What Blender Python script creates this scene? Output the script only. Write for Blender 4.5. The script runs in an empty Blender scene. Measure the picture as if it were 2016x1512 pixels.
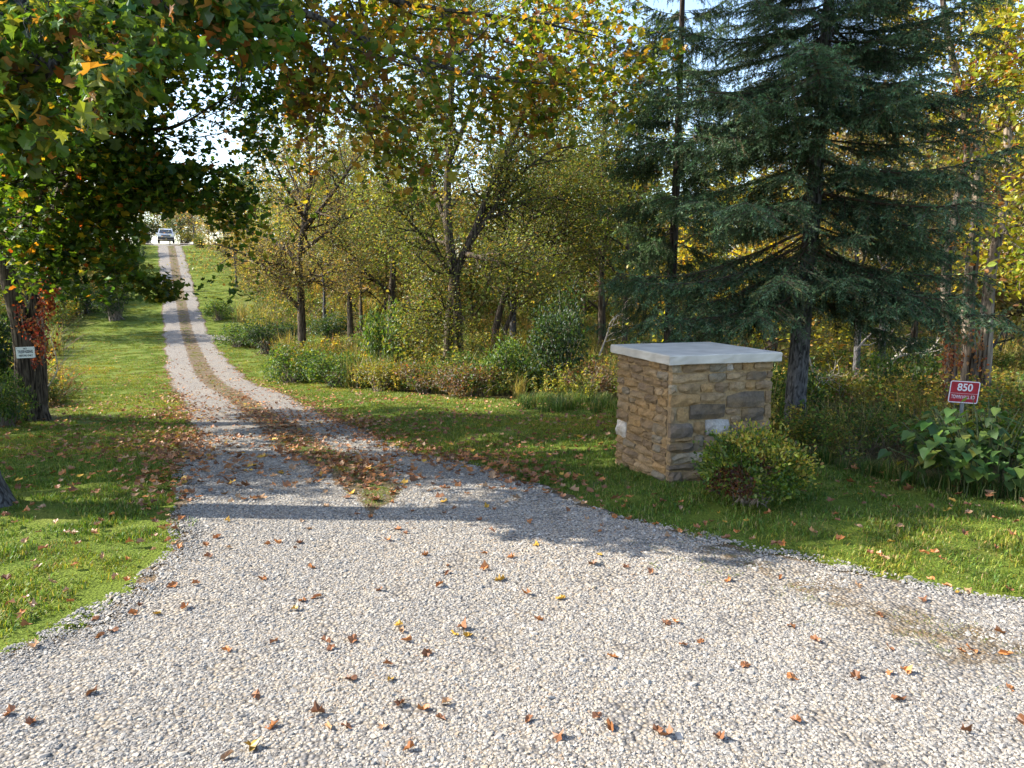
import bpy, math, random
import numpy as np
from mathutils import Vector, Matrix

R = math.radians
scene = bpy.context.scene
COL = scene.collection
PI = math.pi

# ------------------------------------------------------------------ camera, sky, sun, exposure
F_PX, CX, CY = 1500.0, 1008.0, 756.0          # focal length and centre in photo pixels
CAM_Z, PITCH = 1.6, R(7.8)
cam_data = bpy.data.cameras.new('camera')
cam = bpy.data.objects.new('camera', cam_data)
COL.objects.link(cam)
cam_data.sensor_width = 36.0
cam_data.lens = 36.0 * F_PX / 2016.0
cam_data.clip_start = 0.05
cam_data.clip_end = 2000.0
cam.location = (0, 0, CAM_Z)
cam.rotation_euler = (PI / 2 - PITCH, 0, 0)
scene.camera = cam

SUN_EL, SUN_AHEAD = R(37), R(6)
sun_dir = Vector((-math.cos(SUN_EL) * math.cos(SUN_AHEAD), math.cos(SUN_EL) * math.sin(SUN_AHEAD), math.sin(SUN_EL)))
sl = bpy.data.lights.new('sun', 'SUN')
sl.energy = 4.5
sl.angle = R(0.53)
sl.color = (1.0, 0.94, 0.82)
so = bpy.data.objects.new('sun', sl)
so.rotation_euler = sun_dir.to_track_quat('Z', 'Y').to_euler()
so.location = (-40, 10, 60)
COL.objects.link(so)

world = bpy.data.worlds.new('World')
scene.world = world
world.use_nodes = True
wn, wl = world.node_tree.nodes, world.node_tree.links
wn.clear()
sky = wn.new('ShaderNodeTexSky')
sky.sky_type = 'NISHITA'
sky.sun_disc = False
sky.sun_elevation = SUN_EL
sky.sun_rotation = R(-90) + SUN_AHEAD
sky.air_density = 1.0
sky.dust_density = 1.4
sky.ozone_density = 1.0
bg = wn.new('ShaderNodeBackground')
bg.inputs['Strength'].default_value = 0.15
wo = wn.new('ShaderNodeOutputWorld')
wl.new(sky.outputs[0], bg.inputs[0])
wl.new(bg.outputs[0], wo.inputs[0])

scene.view_settings.view_transform = 'Standard'
scene.view_settings.look = 'None'
scene.view_settings.exposure = 1.64
scene.view_settings.gamma = 1.0
scene.view_settings.use_curve_mapping = False
scene.cycles.max_bounces = 6
scene.cycles.diffuse_bounces = 3
scene.cycles.glossy_bounces = 2
scene.cycles.transmission_bounces = 4

# ------------------------------------------------------------------ terrain and pixel mapping
def pchip(xk, yk):
    xk, yk = np.array(xk, float), np.array(yk, float)
    h, d = np.diff(xk), np.diff(yk) / np.diff(xk)
    m = np.zeros(len(xk))
    for i in range(1, len(xk) - 1):
        if d[i - 1] * d[i] > 0:
            w1, w2 = 2 * h[i] + h[i - 1], h[i] + 2 * h[i - 1]
            m[i] = (w1 + w2) / (w1 / d[i - 1] + w2 / d[i])
    m[0], m[-1] = d[0], d[-1]
    def f(x):
        x = np.clip(np.asarray(x, float), xk[0], xk[-1])
        i = np.clip(np.searchsorted(xk, x, side='right') - 1, 0, len(xk) - 2)
        t = (x - xk[i]) / h[i]
        return ((2*t**3 - 3*t**2 + 1) * yk[i] + (t**3 - 2*t**2 + t) * h[i] * m[i]
                + (-2*t**3 + 3*t**2) * yk[i+1] + (t**3 - t**2) * h[i] * m[i+1])
    return f

prof_hill = pchip([-80, 0, 5, 6.5, 9.2, 12, 18, 28, 36, 45, 56, 70, 86, 92, 110, 260],
                  [0, 0, 0, -.1, -.5, -.82, -1.3, -1.85, -1.86, -1.55, -.1, 2.6, 5.3, 5.75, 6.4, 9])
prof_low = pchip([-80, 0, 5, 6.5, 9.2, 12, 18, 28, 36, 45, 60, 90, 140, 260],
                 [0, 0, 0, -.05, -.35, -.62, -1.15, -1.8, -1.95, -1.9, -1.2, 0.6, 3, 8])

def sstep(a, b, x):
    t = np.clip((np.asarray(x, float) - a) / (b - a), 0, 1)
    return t * t * (3 - 2 * t)

def H(x, y):
    x, y = np.asarray(x, float), np.asarray(y, float)
    d = x - (-.4587 * y + 2.0)
    w = sstep(6, 34, d) * sstep(8, 30, y) + sstep(1, 3, d) * (1 - sstep(8, 30, y))
    w = np.clip(w, 0, 1)
    z = prof_hill(y) * (1 - w) + prof_low(y) * w
    z = z + .025 * np.sin(x * 1.1 + .6 * y) * np.sin(y * .8 + 1) * sstep(4, 12, y)
    # the ground left of the lawn banks up a little
    z = z + .04 * np.clip(-.4587 * y - 9 - x, 0, 25) * sstep(12, 30, y)
    return z

def Hs(x, y):
    return float(H(x, y))

def pix_dir(px, py):
    u, v = (px - CX) / F_PX, (CY - py) / F_PX
    c, s = math.cos(PITCH), math.sin(PITCH)
    return Vector((u, c + v * s, -s + v * c))

def at(px, py, Y):
    d = pix_dir(px, py)
    return Vector((0, 0, CAM_Z)) + d * (Y / d.y)

def ground(px, py, tmax=140.0):
    d = pix_dir(px, py)
    t, last = 1.0, 0.0
    while t < tmax:
        if CAM_Z + d.z * t < Hs(d.x * t, d.y * t):
            a, b = last, t
            for _ in range(20):
                m = (a + b) / 2
                if CAM_Z + d.z * m < Hs(d.x * m, d.y * m):
                    b = m
                else:
                    a = m
            t = b
            return Vector((d.x * t, d.y * t, Hs(d.x * t, d.y * t)))
        last = t
        t *= 1.01
    return Vector((d.x * tmax, d.y * tmax, Hs(d.x * tmax, d.y * tmax)))

def to_px(p):
    x, y, z = p[..., 0], p[..., 1], p[..., 2] - CAM_Z
    c, s = math.cos(PITCH), math.sin(PITCH)
    f = y * c - z * s
    up = y * s + z * c
    f = np.where(f < .01, .01, f)
    return CX + F_PX * x / f, CY - F_PX * up / f, f

# drive edges and the strip between the wheel tracks, as X over Y
_dy = [-8, -4, 0, 2, 3, 3.3, 3.7, 4.23, 4.6, 5.0, 6.3, 9.2, 12, 18, 28, 86, 88, 90]
_dl = [-20, -14, -6, -3.3, -2.2, -2.05, -2.0, -2.05, -2.12, -2.3, -2.85, -4.05, -5.15, -7.95, -12.8, -39.4, -41.5, -44]
_dr = [30, 20, 10, 6, 4.6, 3.4, 2.35, 1.7, 1.2, .7, 0.0, -1.3, -2.35, -5.0, -10.05, -36.7, -36, -33]
def drive_l(y): return np.interp(y, _dy, _dl)
def drive_r(y): return np.interp(y, _dy, _dr)
_my = [5.0, 5.6, 6.6, 8, 9.2, 12, 15, 18, 28, 86]
_mx = [-.95, -1.02, -1.4, -2.0, -2.55, -3.65, -5.0, -6.45, -11.4, -37.9]
_mw = [.0, .25, .34, .38, .44, .44, .42, .42, .46, .52]
def med_x(y): return np.interp(y, _my, _mx)
def med_w(y): return np.interp(y, _my, _mw, left=0)

_ly = [-20, 0, 10.5, 12, 14, 17, 30, 45, 53, 82, 88]
_lx = [-16, -16, -15, -8.9, -8.6, -10.4, -18.2, -27, -29, -39.6, -46]
def lawn_left(y): return np.interp(y, _ly, _lx)
_bx = [-40, -12, -9.1, -5.6, -3.1, -1.3, 1.2, 2.0, 2.5, 2.75, 2.95, 3.3, 4, 8, 40]
_by = [60, 33, 28, 23, 20.5, 18.2, 17.6, 14.5, 9, 7.0, 6.4, 5.75, 5.35, 5.0, 5]
def brush_y(x): return np.interp(x, _bx, _by)

def on_drive(x, y, pad=0.0):
    return (x > drive_l(y) - pad) & (x < drive_r(y) + pad) & (y < 90)

def is_lawn(x, y):
    left = (x > lawn_left(y)) & (x < drive_l(y))
    strip = (x >= drive_r(y)) & (x < drive_r(y) + np.where(y > 50, 4.2, 2.2)) & (y > 22)
    right = (x >= drive_r(y)) & (y < brush_y(x))
    glade = (y > 36) & (y < 44) & (x > -17) & (x < -7.5)
    return left | right | strip | glade

# ------------------------------------------------------------------ mesh helpers
def mesh_from_arrays(name, V, faces_idx, loop_tot, cols=None, smooth=False, attrs=None):
    """V n x 3, faces_idx flat vertex indices, loop_tot loops per face (int or array)."""
    me = bpy.data.meshes.new(name)
    V = np.ascontiguousarray(V, dtype=np.float32)
    fi = np.ascontiguousarray(faces_idx, dtype=np.int32).ravel()
    if np.isscalar(loop_tot):
        nf = len(fi) // loop_tot
        lt = np.full(nf, loop_tot, dtype=np.int32)
    else:
        lt = np.asarray(loop_tot, dtype=np.int32)
        nf = len(lt)
    ls = np.concatenate([[0], np.cumsum(lt)[:-1]]).astype(np.int32) if nf else np.zeros(0, np.int32)
    me.vertices.add(len(V)); me.vertices.foreach_set('co', V.ravel())
    me.loops.add(len(fi)); me.loops.foreach_set('vertex_index', fi)
    me.polygons.add(nf); me.polygons.foreach_set('loop_start', ls)
    me.polygons.foreach_set('use_smooth', np.full(nf, bool(smooth)))
    if cols is not None:
        a = me.attributes.new('Col', 'FLOAT_COLOR', 'POINT')
        c = np.ones((len(V), 4), dtype=np.float32)
        c[:, :3] = cols
        a.data.foreach_set('color', c.ravel())
    for k, v in (attrs or {}).items():
        a = me.attributes.new(k, 'FLOAT', 'POINT')
        a.data.foreach_set('value', np.ascontiguousarray(v, dtype=np.float32))
    me.update(calc_edges=True)
    me.validate(verbose=False)
    return me

def link(name, me, mat=None, parent=None, loc=None):
    o = bpy.data.objects.new(name, me)
    COL.objects.link(o)
    if mat is not None and me is not None and not me.materials:
        me.materials.append(mat)
    if parent is not None:
        o.parent = parent
    if loc is not None:
        o.location = loc
    return o

def tag(o, label=None, cat=None, group=None, kind=None):
    if label: o['label'] = label
    if cat: o['category'] = cat
    if group: o['group'] = group
    if kind: o['kind'] = kind
    return o

def thing(name, loc, label, cat, group=None, rz=0):
    o = bpy.data.objects.new(name, None)
    o.empty_display_size = .2
    COL.objects.link(o)
    o.location = loc
    o.rotation_euler = (0, 0, rz)
    return tag(o, label, cat, group)

class MB:
    """collects polygons"""
    def __init__(s):
        s.v, s.f, s.n, s.c = [], [], 0, []
    def add(s, V, Fs, col=None):
        V = np.asarray(V, float)
        s.v.append(V)
        s.f.extend([[i + s.n for i in f] for f in Fs])
        s.n += len(V)
        s.c.append(np.tile(col if col is not None else (1, 1, 1), (len(V), 1)))
    def box(s, c, size, rot=None, col=None):
        h = np.array(size) / 2
        V = np.array([[x, y, z] for x in (-1, 1) for y in (-1, 1) for z in (-1, 1)], float) * h
        if rot is not None:
            V = V @ np.array(rot.to_3x3()).T
        s.add(V + np.array(c), [[0, 1, 3, 2], [4, 6, 7, 5], [0, 4, 5, 1], [2, 3, 7, 6], [0, 2, 6, 4], [1, 5, 7, 3]], col)
    def tube(s, pts, radii, n=6, col=None, cap=True, rough=0.0, rng=None):
        pts = np.asarray(pts, float)
        k = len(pts)
        d = np.gradient(pts, axis=0)
        d /= np.maximum(np.linalg.norm(d, axis=1, keepdims=True), 1e-9)
        ref = np.array([0.0, 0, 1]) if abs(d[0][2]) < .9 else np.array([1.0, 0, 0])
        a = np.cross(d, ref); a /= np.maximum(np.linalg.norm(a, axis=1, keepdims=True), 1e-9)
        b = np.cross(d, a)
        th = np.linspace(0, 2 * PI, n, endpoint=False)
        rr = np.asarray(radii, float)[:, None] * np.ones((1, n))
        if rough and rng is not None:
            rr = rr * (1 + rough * rng.normal(size=rr.shape))
        V = pts[:, None] + rr[..., None] * (np.cos(th)[None, :, None] * a[:, None] + np.sin(th)[None, :, None] * b[:, None])
        V = V.reshape(-1, 3)
        Fs = []
        for i in range(k - 1):
            for j in range(n):
                j2 = (j + 1) % n
                Fs.append([i * n + j, (i + 1) * n + j, (i + 1) * n + j2, i * n + j2])
        if cap:
            Fs.append([(k - 1) * n + j for j in range(n)][::-1])
        s.add(V, Fs, col)
    def mesh(s, name, smooth=False, colors=False):
        V = np.concatenate(s.v)
        fi = np.concatenate([np.array(f) for f in s.f])
        lt = np.array([len(f) for f in s.f])
        return mesh_from_arrays(name, V, fi, lt, np.concatenate(s.c) if colors else None, smooth)
    def build(s, name, mat, parent=None, smooth=False, colors=False, loc=None):
        return link(name, s.mesh(name, smooth, colors), mat, parent, loc)

# leaf templates: vertices (x across, y along, z out) and faces
T_QUAD = (np.array([[0, 0, 0], [-.32, .5, .09], [0, 1, -.05], [.32, .5, .09]]), np.array([[0, 2, 1], [0, 3, 2]]))
T_OVAL = (np.array([[0, 0, 0], [-.27, .28, .06], [-.25, .66, .05], [0, 1, -.12], [.25, .66, .05], [.27, .28, .06], [0, .5, -.02]]),
          np.array([[6, 1, 0], [6, 2, 1], [6, 3, 2], [6, 4, 3], [6, 5, 4], [6, 0, 5]]))
T_HEART = (np.array([[0, .06, 0], [-.3, -.02, .03], [-.46, .25, .07], [-.3, .62, .04], [0, 1.05, -.14], [.3, .62, .04], [.46, .25, .07], [.3, -.02, .03], [0, .4, -.03]]),
           np.array([[8, (i + 1) % 8, i] for i in range(8)]))
_mo = [(0, 0), (-.3, -.1), (-.24, .12), (-.6, .2), (-.36, .4), (-.48, .76), (-.18, .6), (0, 1.02), (.18, .6), (.48, .76), (.36, .4), (.6, .2), (.24, .12), (.3, -.1)]
T_MAPLE = (np.array([[x, y, .28 * (x * x) - .12 * max(0, y - .4)] for x, y in _mo] + [[0, .34, -.05]]),
           np.array([[14, (i + 1) % 14, i] for i in range(14)]))
_m8 = [(0, 0), (-.56, .16), (-.28, .38), (-.46, .74), (0, 1), (.46, .74), (.28, .38), (.56, .16)]
T_MAPLE8 = (np.array([[x, y, .3 * (x * x) - .1 * max(0, y - .4)] for x, y in _m8] + [[0, .36, -.05]]),
            np.array([[8, (i + 1) % 8, i] for i in range(8)]))
T_TRI = (np.array([[-.12, 0, 0], [.12, 0, 0], [0, 1, 0]]), np.array([[0, 1, 2]]))

def unit(a):
    return a / np.maximum(np.linalg.norm(a, axis=-1, keepdims=True), 1e-9)

def frames(direction, normal):
    Y = unit(direction)
    X = unit(np.cross(Y, normal))
    Z = np.cross(X, Y)
    return X, Y, Z

def leaf_arrays(P, X, Y, Z, size, template):
    tv, tf = template
    V = (P[:, None] + size[:, None, None] * (tv[None, :, 0:1] * X[:, None] + tv[None, :, 1:2] * Y[:, None] + tv[None, :, 2:3] * Z[:, None]))
    n, k = len(P), len(tv)
    Fi = (tf[None] + (np.arange(n) * k)[:, None, None]).reshape(-1)
    return V.reshape(-1, 3), Fi, k

def leaf_mesh(name, P, X, Y, Z, size, cols, template):
    V, Fi, k = leaf_arrays(P, X, Y, Z, size, template)
    return mesh_from_arrays(name, V, Fi, template[1].shape[1], np.repeat(cols, k, axis=0))

def palette(rng, n, pal, jit=.25):
    w = np.array([p[1] for p in pal], float); w /= w.sum()
    c = np.array([p[0] for p in pal])[rng.choice(len(pal), n, p=w)]
    return np.clip(c * (1 + jit * rng.normal(size=(n, 1))) * (1 + .08 * rng.normal(size=(n, 3))), .004, .8)

# ------------------------------------------------------------------ materials
def new_mat(name):
    m = bpy.data.materials.new(name)
    m.use_nodes = True
    nt = m.node_tree
    nt.nodes.clear()
    out = nt.nodes.new('ShaderNodeOutputMaterial')
    return m, nt, out

def N(nt, kind, **kw):
    n = nt.nodes.new(kind)
    for k, v in kw.items():
        if k.startswith('i_'):
            key = k[2:]
            n.inputs[int(key) if key.isdigit() else key.replace('_', ' ')].default_value = v
        else:
            setattr(n, k, v)
    return n

def ramp(nt, stops, interp='LINEAR'):
    n = nt.nodes.new('ShaderNodeValToRGB')
    n.color_ramp.interpolation = interp
    e = n.color_ramp.elements
    while len(e) < len(stops):
        e.new(.5)
    for k, (p, c) in enumerate(stops):
        e[k].position = p
        e[k].color = tuple(c) + (1,) if len(c) == 3 else c
    return n

def mixc(nt, fac, a, b, mode='MIX'):
    n = nt.nodes.new('ShaderNodeMix')
    n.data_type = 'RGBA'
    n.blend_type = mode
    L = nt.links
    for sock, v in ((n.inputs['Factor'], fac), (n.inputs['A'], a), (n.inputs['B'], b)):
        if hasattr(v, 'is_output') or isinstance(v, bpy.types.NodeSocket):
            L.new(v, sock)
        else:
            sock.default_value = v if not isinstance(v, tuple) else (tuple(v) + (1,) if len(v) == 3 else v)
    return n.outputs['Result']

def leaf_mat(name, source='attr', trans=.45, tint=False, gloss=.025, tcol=(1.35, 1.2, .5), rough=.45):
    m, nt, out = new_mat(name)
    L = nt.links
    if source == 'attr':
        c = N(nt, 'ShaderNodeAttribute', attribute_name='Col').outputs['Color']
    else:
        c = N(nt, 'ShaderNodeObjectInfo').outputs['Color']
    if tint:
        a = N(nt, 'ShaderNodeAttribute', attribute_name='tint', attribute_type='INSTANCER')
        r = ramp(nt, [(0, (.62, .80, .62)), (.45, (1, 1, 1)), (.75, (1.5, 1.2, .9)), (1, (2.1, 1.4, 1.0))])
        L.new(a.outputs['Fac'], r.inputs[0])
        c = mixc(nt, 1.0, c, r.outputs[0], 'MULTIPLY')
    df = N(nt, 'ShaderNodeBsdfDiffuse')
    tr = N(nt, 'ShaderNodeBsdfTranslucent')
    gl = N(nt, 'ShaderNodeBsdfGlossy', i_Roughness=rough)
    gl.inputs['Color'].default_value = (.8, .85, .9, 1)
    L.new(c, df.inputs['Color'])
    tc = mixc(nt, 1.0, c, tcol, 'MULTIPLY')
    L.new(tc, tr.inputs['Color'])
    m1 = N(nt, 'ShaderNodeMixShader', i_0=trans)
    L.new(df.outputs[0], m1.inputs[1]); L.new(tr.outputs[0], m1.inputs[2])
    m2 = N(nt, 'ShaderNodeMixShader', i_0=gloss)
    L.new(m1.outputs[0], m2.inputs[1]); L.new(gl.outputs[0], m2.inputs[2])
    L.new(m2.outputs[0], out.inputs[0])
    return m

def bark_mat(name, dark, light, scale=9.0, stretch=.18, bump=.6):
    m, nt, out = new_mat(name)
    L = nt.links
    tc = N(nt, 'ShaderNodeTexCoord')
    mp = N(nt, 'ShaderNodeMapping'); mp.inputs['Scale'].default_value = (1, 1, stretch)
    L.new(tc.outputs['Object'], mp.inputs[0])
    n1 = N(nt, 'ShaderNodeTexNoise', i_Scale=scale * 2.2, i_Detail=6.0, i_Roughness=.65)
    v = N(nt, 'ShaderNodeTexNoise', i_Scale=scale * 3.2, i_Detail=3.0, i_Roughness=.5, i_Distortion=.6)
    mp2 = N(nt, 'ShaderNodeMapping'); mp2.inputs['Scale'].default_value = (1, 1, stretch * .55)
    L.new(tc.outputs['Object'], mp2.inputs[0])
    L.new(mp.outputs[0], n1.inputs['Vector']); L.new(mp2.outputs[0], v.inputs['Vector'])
    n2 = N(nt, 'ShaderNodeTexNoise', i_Scale=1.7, i_Detail=3.0)
    L.new(tc.outputs['Object'], n2.inputs['Vector'])
    rv = ramp(nt, [(.38, (0, 0, 0)), (.56, (1, 1, 1))]); L.new(v.outputs[0], rv.inputs[0])
    r1 = ramp(nt, [(.3, dark), (.72, light)]); L.new(n1.outputs[0], r1.inputs[0])
    c = mixc(nt, rv.outputs[0], tuple(.45 * a for a in dark), r1.outputs[0])
    lich = ramp(nt, [(.55, (1, 1, 1)), (.75, (1.25, 1.32, 1.18))]); L.new(n2.outputs[0], lich.inputs[0])
    c = mixc(nt, 1.0, c, lich.outputs[0], 'MULTIPLY')
    bs = N(nt, 'ShaderNodeBsdfPrincipled', i_Roughness=.92)
    bs.inputs['Specular IOR Level'].default_value = .15
    L.new(c, bs.inputs['Base Color'])
    bp = N(nt, 'ShaderNodeBump', i_Strength=bump, i_Distance=.03)
    mx = N(nt, 'ShaderNodeMath', operation='MULTIPLY_ADD'); mx.inputs[1].default_value = .6
    L.new(rv.outputs[0], mx.inputs[0]); L.new(n1.outputs[0], mx.inputs[2])
    L.new(mx.outputs[0], bp.inputs['Height']); L.new(bp.outputs[0], bs.inputs['Normal'])
    L.new(bs.outputs[0], out.inputs[0])
    return m

def plain_mat(name, col, rough=.6, metal=0.0, spec=.4, noise=0.0, nscale=30.0, bump=0.0):
    m, nt, out = new_mat(name)
    L = nt.links
    bs = N(nt, 'ShaderNodeBsdfPrincipled', i_Roughness=rough, i_Metallic=metal)
    bs.inputs['Specular IOR Level'].default_value = spec
    if noise or bump:
        tc = N(nt, 'ShaderNodeTexCoord')
        n1 = N(nt, 'ShaderNodeTexNoise', i_Scale=nscale, i_Detail=6.0)
        L.new(tc.outputs['Object'], n1.inputs['Vector'])
        r = ramp(nt, [(.25, tuple(a * (1 - noise) for a in col)), (.75, tuple(min(1, a * (1 + noise)) for a in col))])
        L.new(n1.outputs[0], r.inputs[0]); L.new(r.outputs[0], bs.inputs['Base Color'])
        if bump:
            b = N(nt, 'ShaderNodeBump', i_Strength=bump, i_Distance=.01)
            L.new(n1.outputs[0], b.inputs['Height']); L.new(b.outputs[0], bs.inputs['Normal'])
    else:
        bs.inputs['Base Color'].default_value = tuple(col) + (1,)
    L.new(bs.outputs[0], out.inputs[0])
    return m

M_LEAF = leaf_mat('leaf', trans=.55)
M_LEAF_OBJ = leaf_mat('leaf_single', 'object', .4)
M_DRY_OBJ = leaf_mat('dry_leaf_single', 'object', .12, gloss=.03, tcol=(1, .9, .7))
M_DRY = leaf_mat('dry_leaf', 'attr', .12, gloss=.03, tcol=(1, .9, .7))
M_GRASS = leaf_mat('grass_blade', 'attr', .35, tint=True, gloss=.02, tcol=(1.25, 1.2, .45))
M_WEED = leaf_mat('weed', 'attr', .42, tint=True, gloss=.02)
M_NEEDLE = leaf_mat('needle', 'attr', .15, gloss=.02, tcol=(1, 1.1, .7), rough=.45)
M_BROAD = leaf_mat('broad_leaf', 'object', .32, gloss=.03)
M_BARK = bark_mat('bark', (.045, .034, .026), (.17, .135, .10))
M_BARK_GREY = bark_mat('bark_grey', (.055, .052, .052), (.165, .16, .16), 11, .5, .4)
M_BARK_DARK = bark_mat('bark_dark', (.03, .024, .02), (.10, .08, .065))
M_BARK_PALE = bark_mat('bark_pale', (.10, .075, .055), (.42, .34, .26), 7, .12, .8)
M_TWIG = plain_mat('twig', (.20, .16, .125), .9, noise=.35)
M_DEADWOOD = plain_mat('deadwood', (.36, .31, .26), .9, noise=.3)

# ------------------------------------------------------------------ ground
def axis(parts):
    out = []
    for a, b, s in parts:
        out.append(np.arange(a, b, s))
    return np.concatenate(out + [[parts[-1][1]]])
gx = axis([(-400, -80, 40), (-80, -46, 4), (-46, -16, 1.0), (-16, -7, .5), (-7, 7, .2), (7, 16, .6), (16, 60, 3), (60, 400, 40)])
gy = axis([(-60, -8, 8), (-8, 1, 1), (1, 12, .2), (12, 32, .5), (32, 96, 1.0), (96, 140, 4), (140, 600, 40)])
GX, GY = np.meshgrid(gx, gy)
rg = np.random.default_rng(3)
GZ = H(GX, GY) + rg.normal(size=GX.shape) * .008
zone = np.where(is_lawn(GX, GY) | on_drive(GX, GY, .5), 0.0, 1.0)
# smooth the zone mask
for _ in range(2):
    z2 = zone.copy()
    z2[1:-1, 1:-1] = (zone[1:-1, 1:-1] * 2 + zone[:-2, 1:-1] + zone[2:, 1:-1] + zone[1:-1, :-2] + zone[1:-1, 2:]) / 6
    zone = z2
ny, nx = GX.shape
idx = np.arange(nx * ny).reshape(ny, nx)
quads = np.stack([idx[:-1, :-1], idx[:-1, 1:], idx[1:, 1:], idx[1:, :-1]], -1).reshape(-1)

m, nt, out = new_mat('ground')
L = nt.links
tc = N(nt, 'ShaderNodeTexCoord')
n1 = N(nt, 'ShaderNodeTexNoise', i_Scale=1.3, i_Detail=6.0, i_Roughness=.6)
n2 = N(nt, 'ShaderNodeTexNoise', i_Scale=60.0, i_Detail=4.0)
n3 = N(nt, 'ShaderNodeTexNoise', i_Scale=.35, i_Detail=3.0)
for n_ in (n1, n2, n3):
    L.new(tc.outputs['Object'], n_.inputs['Vector'])
r1 = ramp(nt, [(.3, (.07, .11, .016)), (.55, (.115, .155, .022)), (.75, (.18, .185, .045))]); L.new(n1.outputs[0], r1.inputs[0])
r2 = ramp(nt, [(.3, (.55, .55, .5)), (.7, (1.3, 1.25, 1.2))]); L.new(n2.outputs[0], r2.inputs[0])
lawnc = mixc(nt, 1.0, r1.outputs[0], r2.outputs[0], 'MULTIPLY')
r3 = ramp(nt, [(.3, (.05, .042, .022)), (.5, (.085, .075, .03)), (.7, (.13, .105, .05))]); L.new(n1.outputs[0], r3.inputs[0])
brushc = mixc(nt, 1.0, r3.outputs[0], r2.outputs[0], 'MULTIPLY')
za = N(nt, 'ShaderNodeAttribute', attribute_name='zone')
colr = mixc(nt, za.outputs['Fac'], lawnc, brushc)
bs = N(nt, 'ShaderNodeBsdfPrincipled', i_Roughness=.95)
bs.inputs['Specular IOR Level'].default_value = .1
L.new(colr, bs.inputs['Base Color'])
bp = N(nt, 'ShaderNodeBump', i_Strength=.8, i_Distance=.03)
L.new(n2.outputs[0], bp.inputs['Height']); L.new(bp.outputs[0], bs.inputs['Normal'])
L.new(bs.outputs[0], out.inputs[0])
M_GROUND = m
g = link('ground', mesh_from_arrays('ground', np.stack([GX, GY, GZ], -1).reshape(-1, 3), quads, 4, smooth=True, attrs={'zone': zone.ravel()}), M_GROUND)
tag(g, kind='structure')

# ------------------------------------------------------------------ gravel drive
def gravel_mat(name, pale, with_mid=True):
    m, nt, out = new_mat(name)
    L = nt.links
    tc = N(nt, 'ShaderNodeTexCoord')
    v = N(nt, 'ShaderNodeTexVoronoi', i_Scale=58.0)
    nz = N(nt, 'ShaderNodeTexNoise', i_Scale=9.0, i_Detail=5.0)
    nb = N(nt, 'ShaderNodeTexNoise', i_Scale=.9, i_Detail=4.0)
    ns = N(nt, 'ShaderNodeTexNoise', i_Scale=4.2, i_Detail=8.0, i_Roughness=.72)
    for n_ in (v, nz, nb, ns):
        L.new(tc.outputs['Object'], n_.inputs['Vector'])
    sep = N(nt, 'ShaderNodeSeparateColor'); L.new(v.outputs['Color'], sep.inputs[0])
    rc = ramp(nt, [(0, (.115, .11, .106)), (.3, (.21, .20, .19)), (.6, pale), (.85, (.315, .275, .22)), (1, (.40, .385, .35))])
    L.new(sep.outputs[0], rc.inputs[0])
    rd = ramp(nt, [(.25, (1, 1, 1)), (.75, (.5, .48, .45))]); L.new(v.outputs['Distance'], rd.inputs[0])
    c = mixc(nt, 1.0, rc.outputs[0], rd.outputs[0], 'MULTIPLY')
    rb = ramp(nt, [(.3, (.90, .90, .93)), (.7, (1.05, 1.0, .95))]); L.new(nb.outputs[0], rb.inputs[0])
    c = mixc(nt, 1.0, c, rb.outputs[0], 'MULTIPLY')
    if with_mid:
        am = N(nt, 'ShaderNodeAttribute', attribute_name='mid')
        ad = N(nt, 'ShaderNodeMath', operation='ADD'); L.new(am.outputs['Fac'], ad.inputs[0]); L.new(ns.outputs[0], ad.inputs[1])
        rs = ramp(nt, [(.66, (0, 0, 0)), (.76, (1, 1, 1))]);
        sc = N(nt, 'ShaderNodeMath', operation='MULTIPLY'); sc.inputs[1].default_value = .8
        L.new(ad.outputs[0], sc.inputs[0]); L.new(sc.outputs[0], rs.inputs[0])
        soil = ramp(nt, [(.3, (.06, .046, .026)), (.5, (.105, .074, .042)), (.7, (.155, .105, .06))]); L.new(nz.outputs[0], soil.inputs[0])
        c = mixc(nt, rs.outputs[0], c, soil.outputs[0])
    bs = N(nt, 'ShaderNodeBsdfPrincipled', i_Roughness=.85)
    bs.inputs['Specular IOR Level'].default_value = .2
    L.new(c, bs.inputs['Base Color'])
    bp = N(nt, 'ShaderNodeBump', i_Strength=.9, i_Distance=.012); bp.invert = True
    L.new(v.outputs['Distance'], bp.inputs['Height']); L.new(bp.outputs[0], bs.inputs['Normal'])
    L.new(bs.outputs[0], out.inputs[0])
    return m
M_GRAVEL = gravel_mat('gravel', (.28, .262, .235))

def wob(y, seed, amp):
    r = np.random.default_rng(seed)
    out_ = np.zeros_like(y)
    for f, a in ((.35, 1.0), (.9, .8), (2.3, .6), (5.5, .45), (12, .3)):
        out_ += a * np.sin(y * f * 2 * PI / 2.5 + r.uniform(0, 6.28))
    return out_ * amp

ry = axis([(-8, 1, .5), (1, 12, .08), (12, 30, .16), (30, 90, .4)])
edge_amp = np.interp(ry, [0, 3, 10, 40, 90], [.02, .045, .06, .06, .05])
el_, er_ = drive_l(ry) + wob(ry, 1, 1) * edge_amp, drive_r(ry) + wob(ry, 2, 1) * edge_amp
nc = 41
tcol = np.linspace(0, 1, nc)
DX = el_[:, None] * (1 - tcol) + er_[:, None] * tcol
DY = np.repeat(ry[:, None], nc, 1)
rut = np.zeros_like(DX)
DZ = H(DX, DY) + .012
inner = np.minimum(tcol, 1 - tcol)[None] * (er_ - el_)[:, None]
DZ = DZ + .012 * sstep(0, .25, inner)
mid = 1 - np.abs(DX - med_x(DY)) / np.maximum(med_w(DY)[:, :] if False else med_w(DY), .02)
mid = np.clip(mid * 1.6, -1, 1) * .8 + .25
mid = np.where(DY < 5.0, -1, mid)
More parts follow.
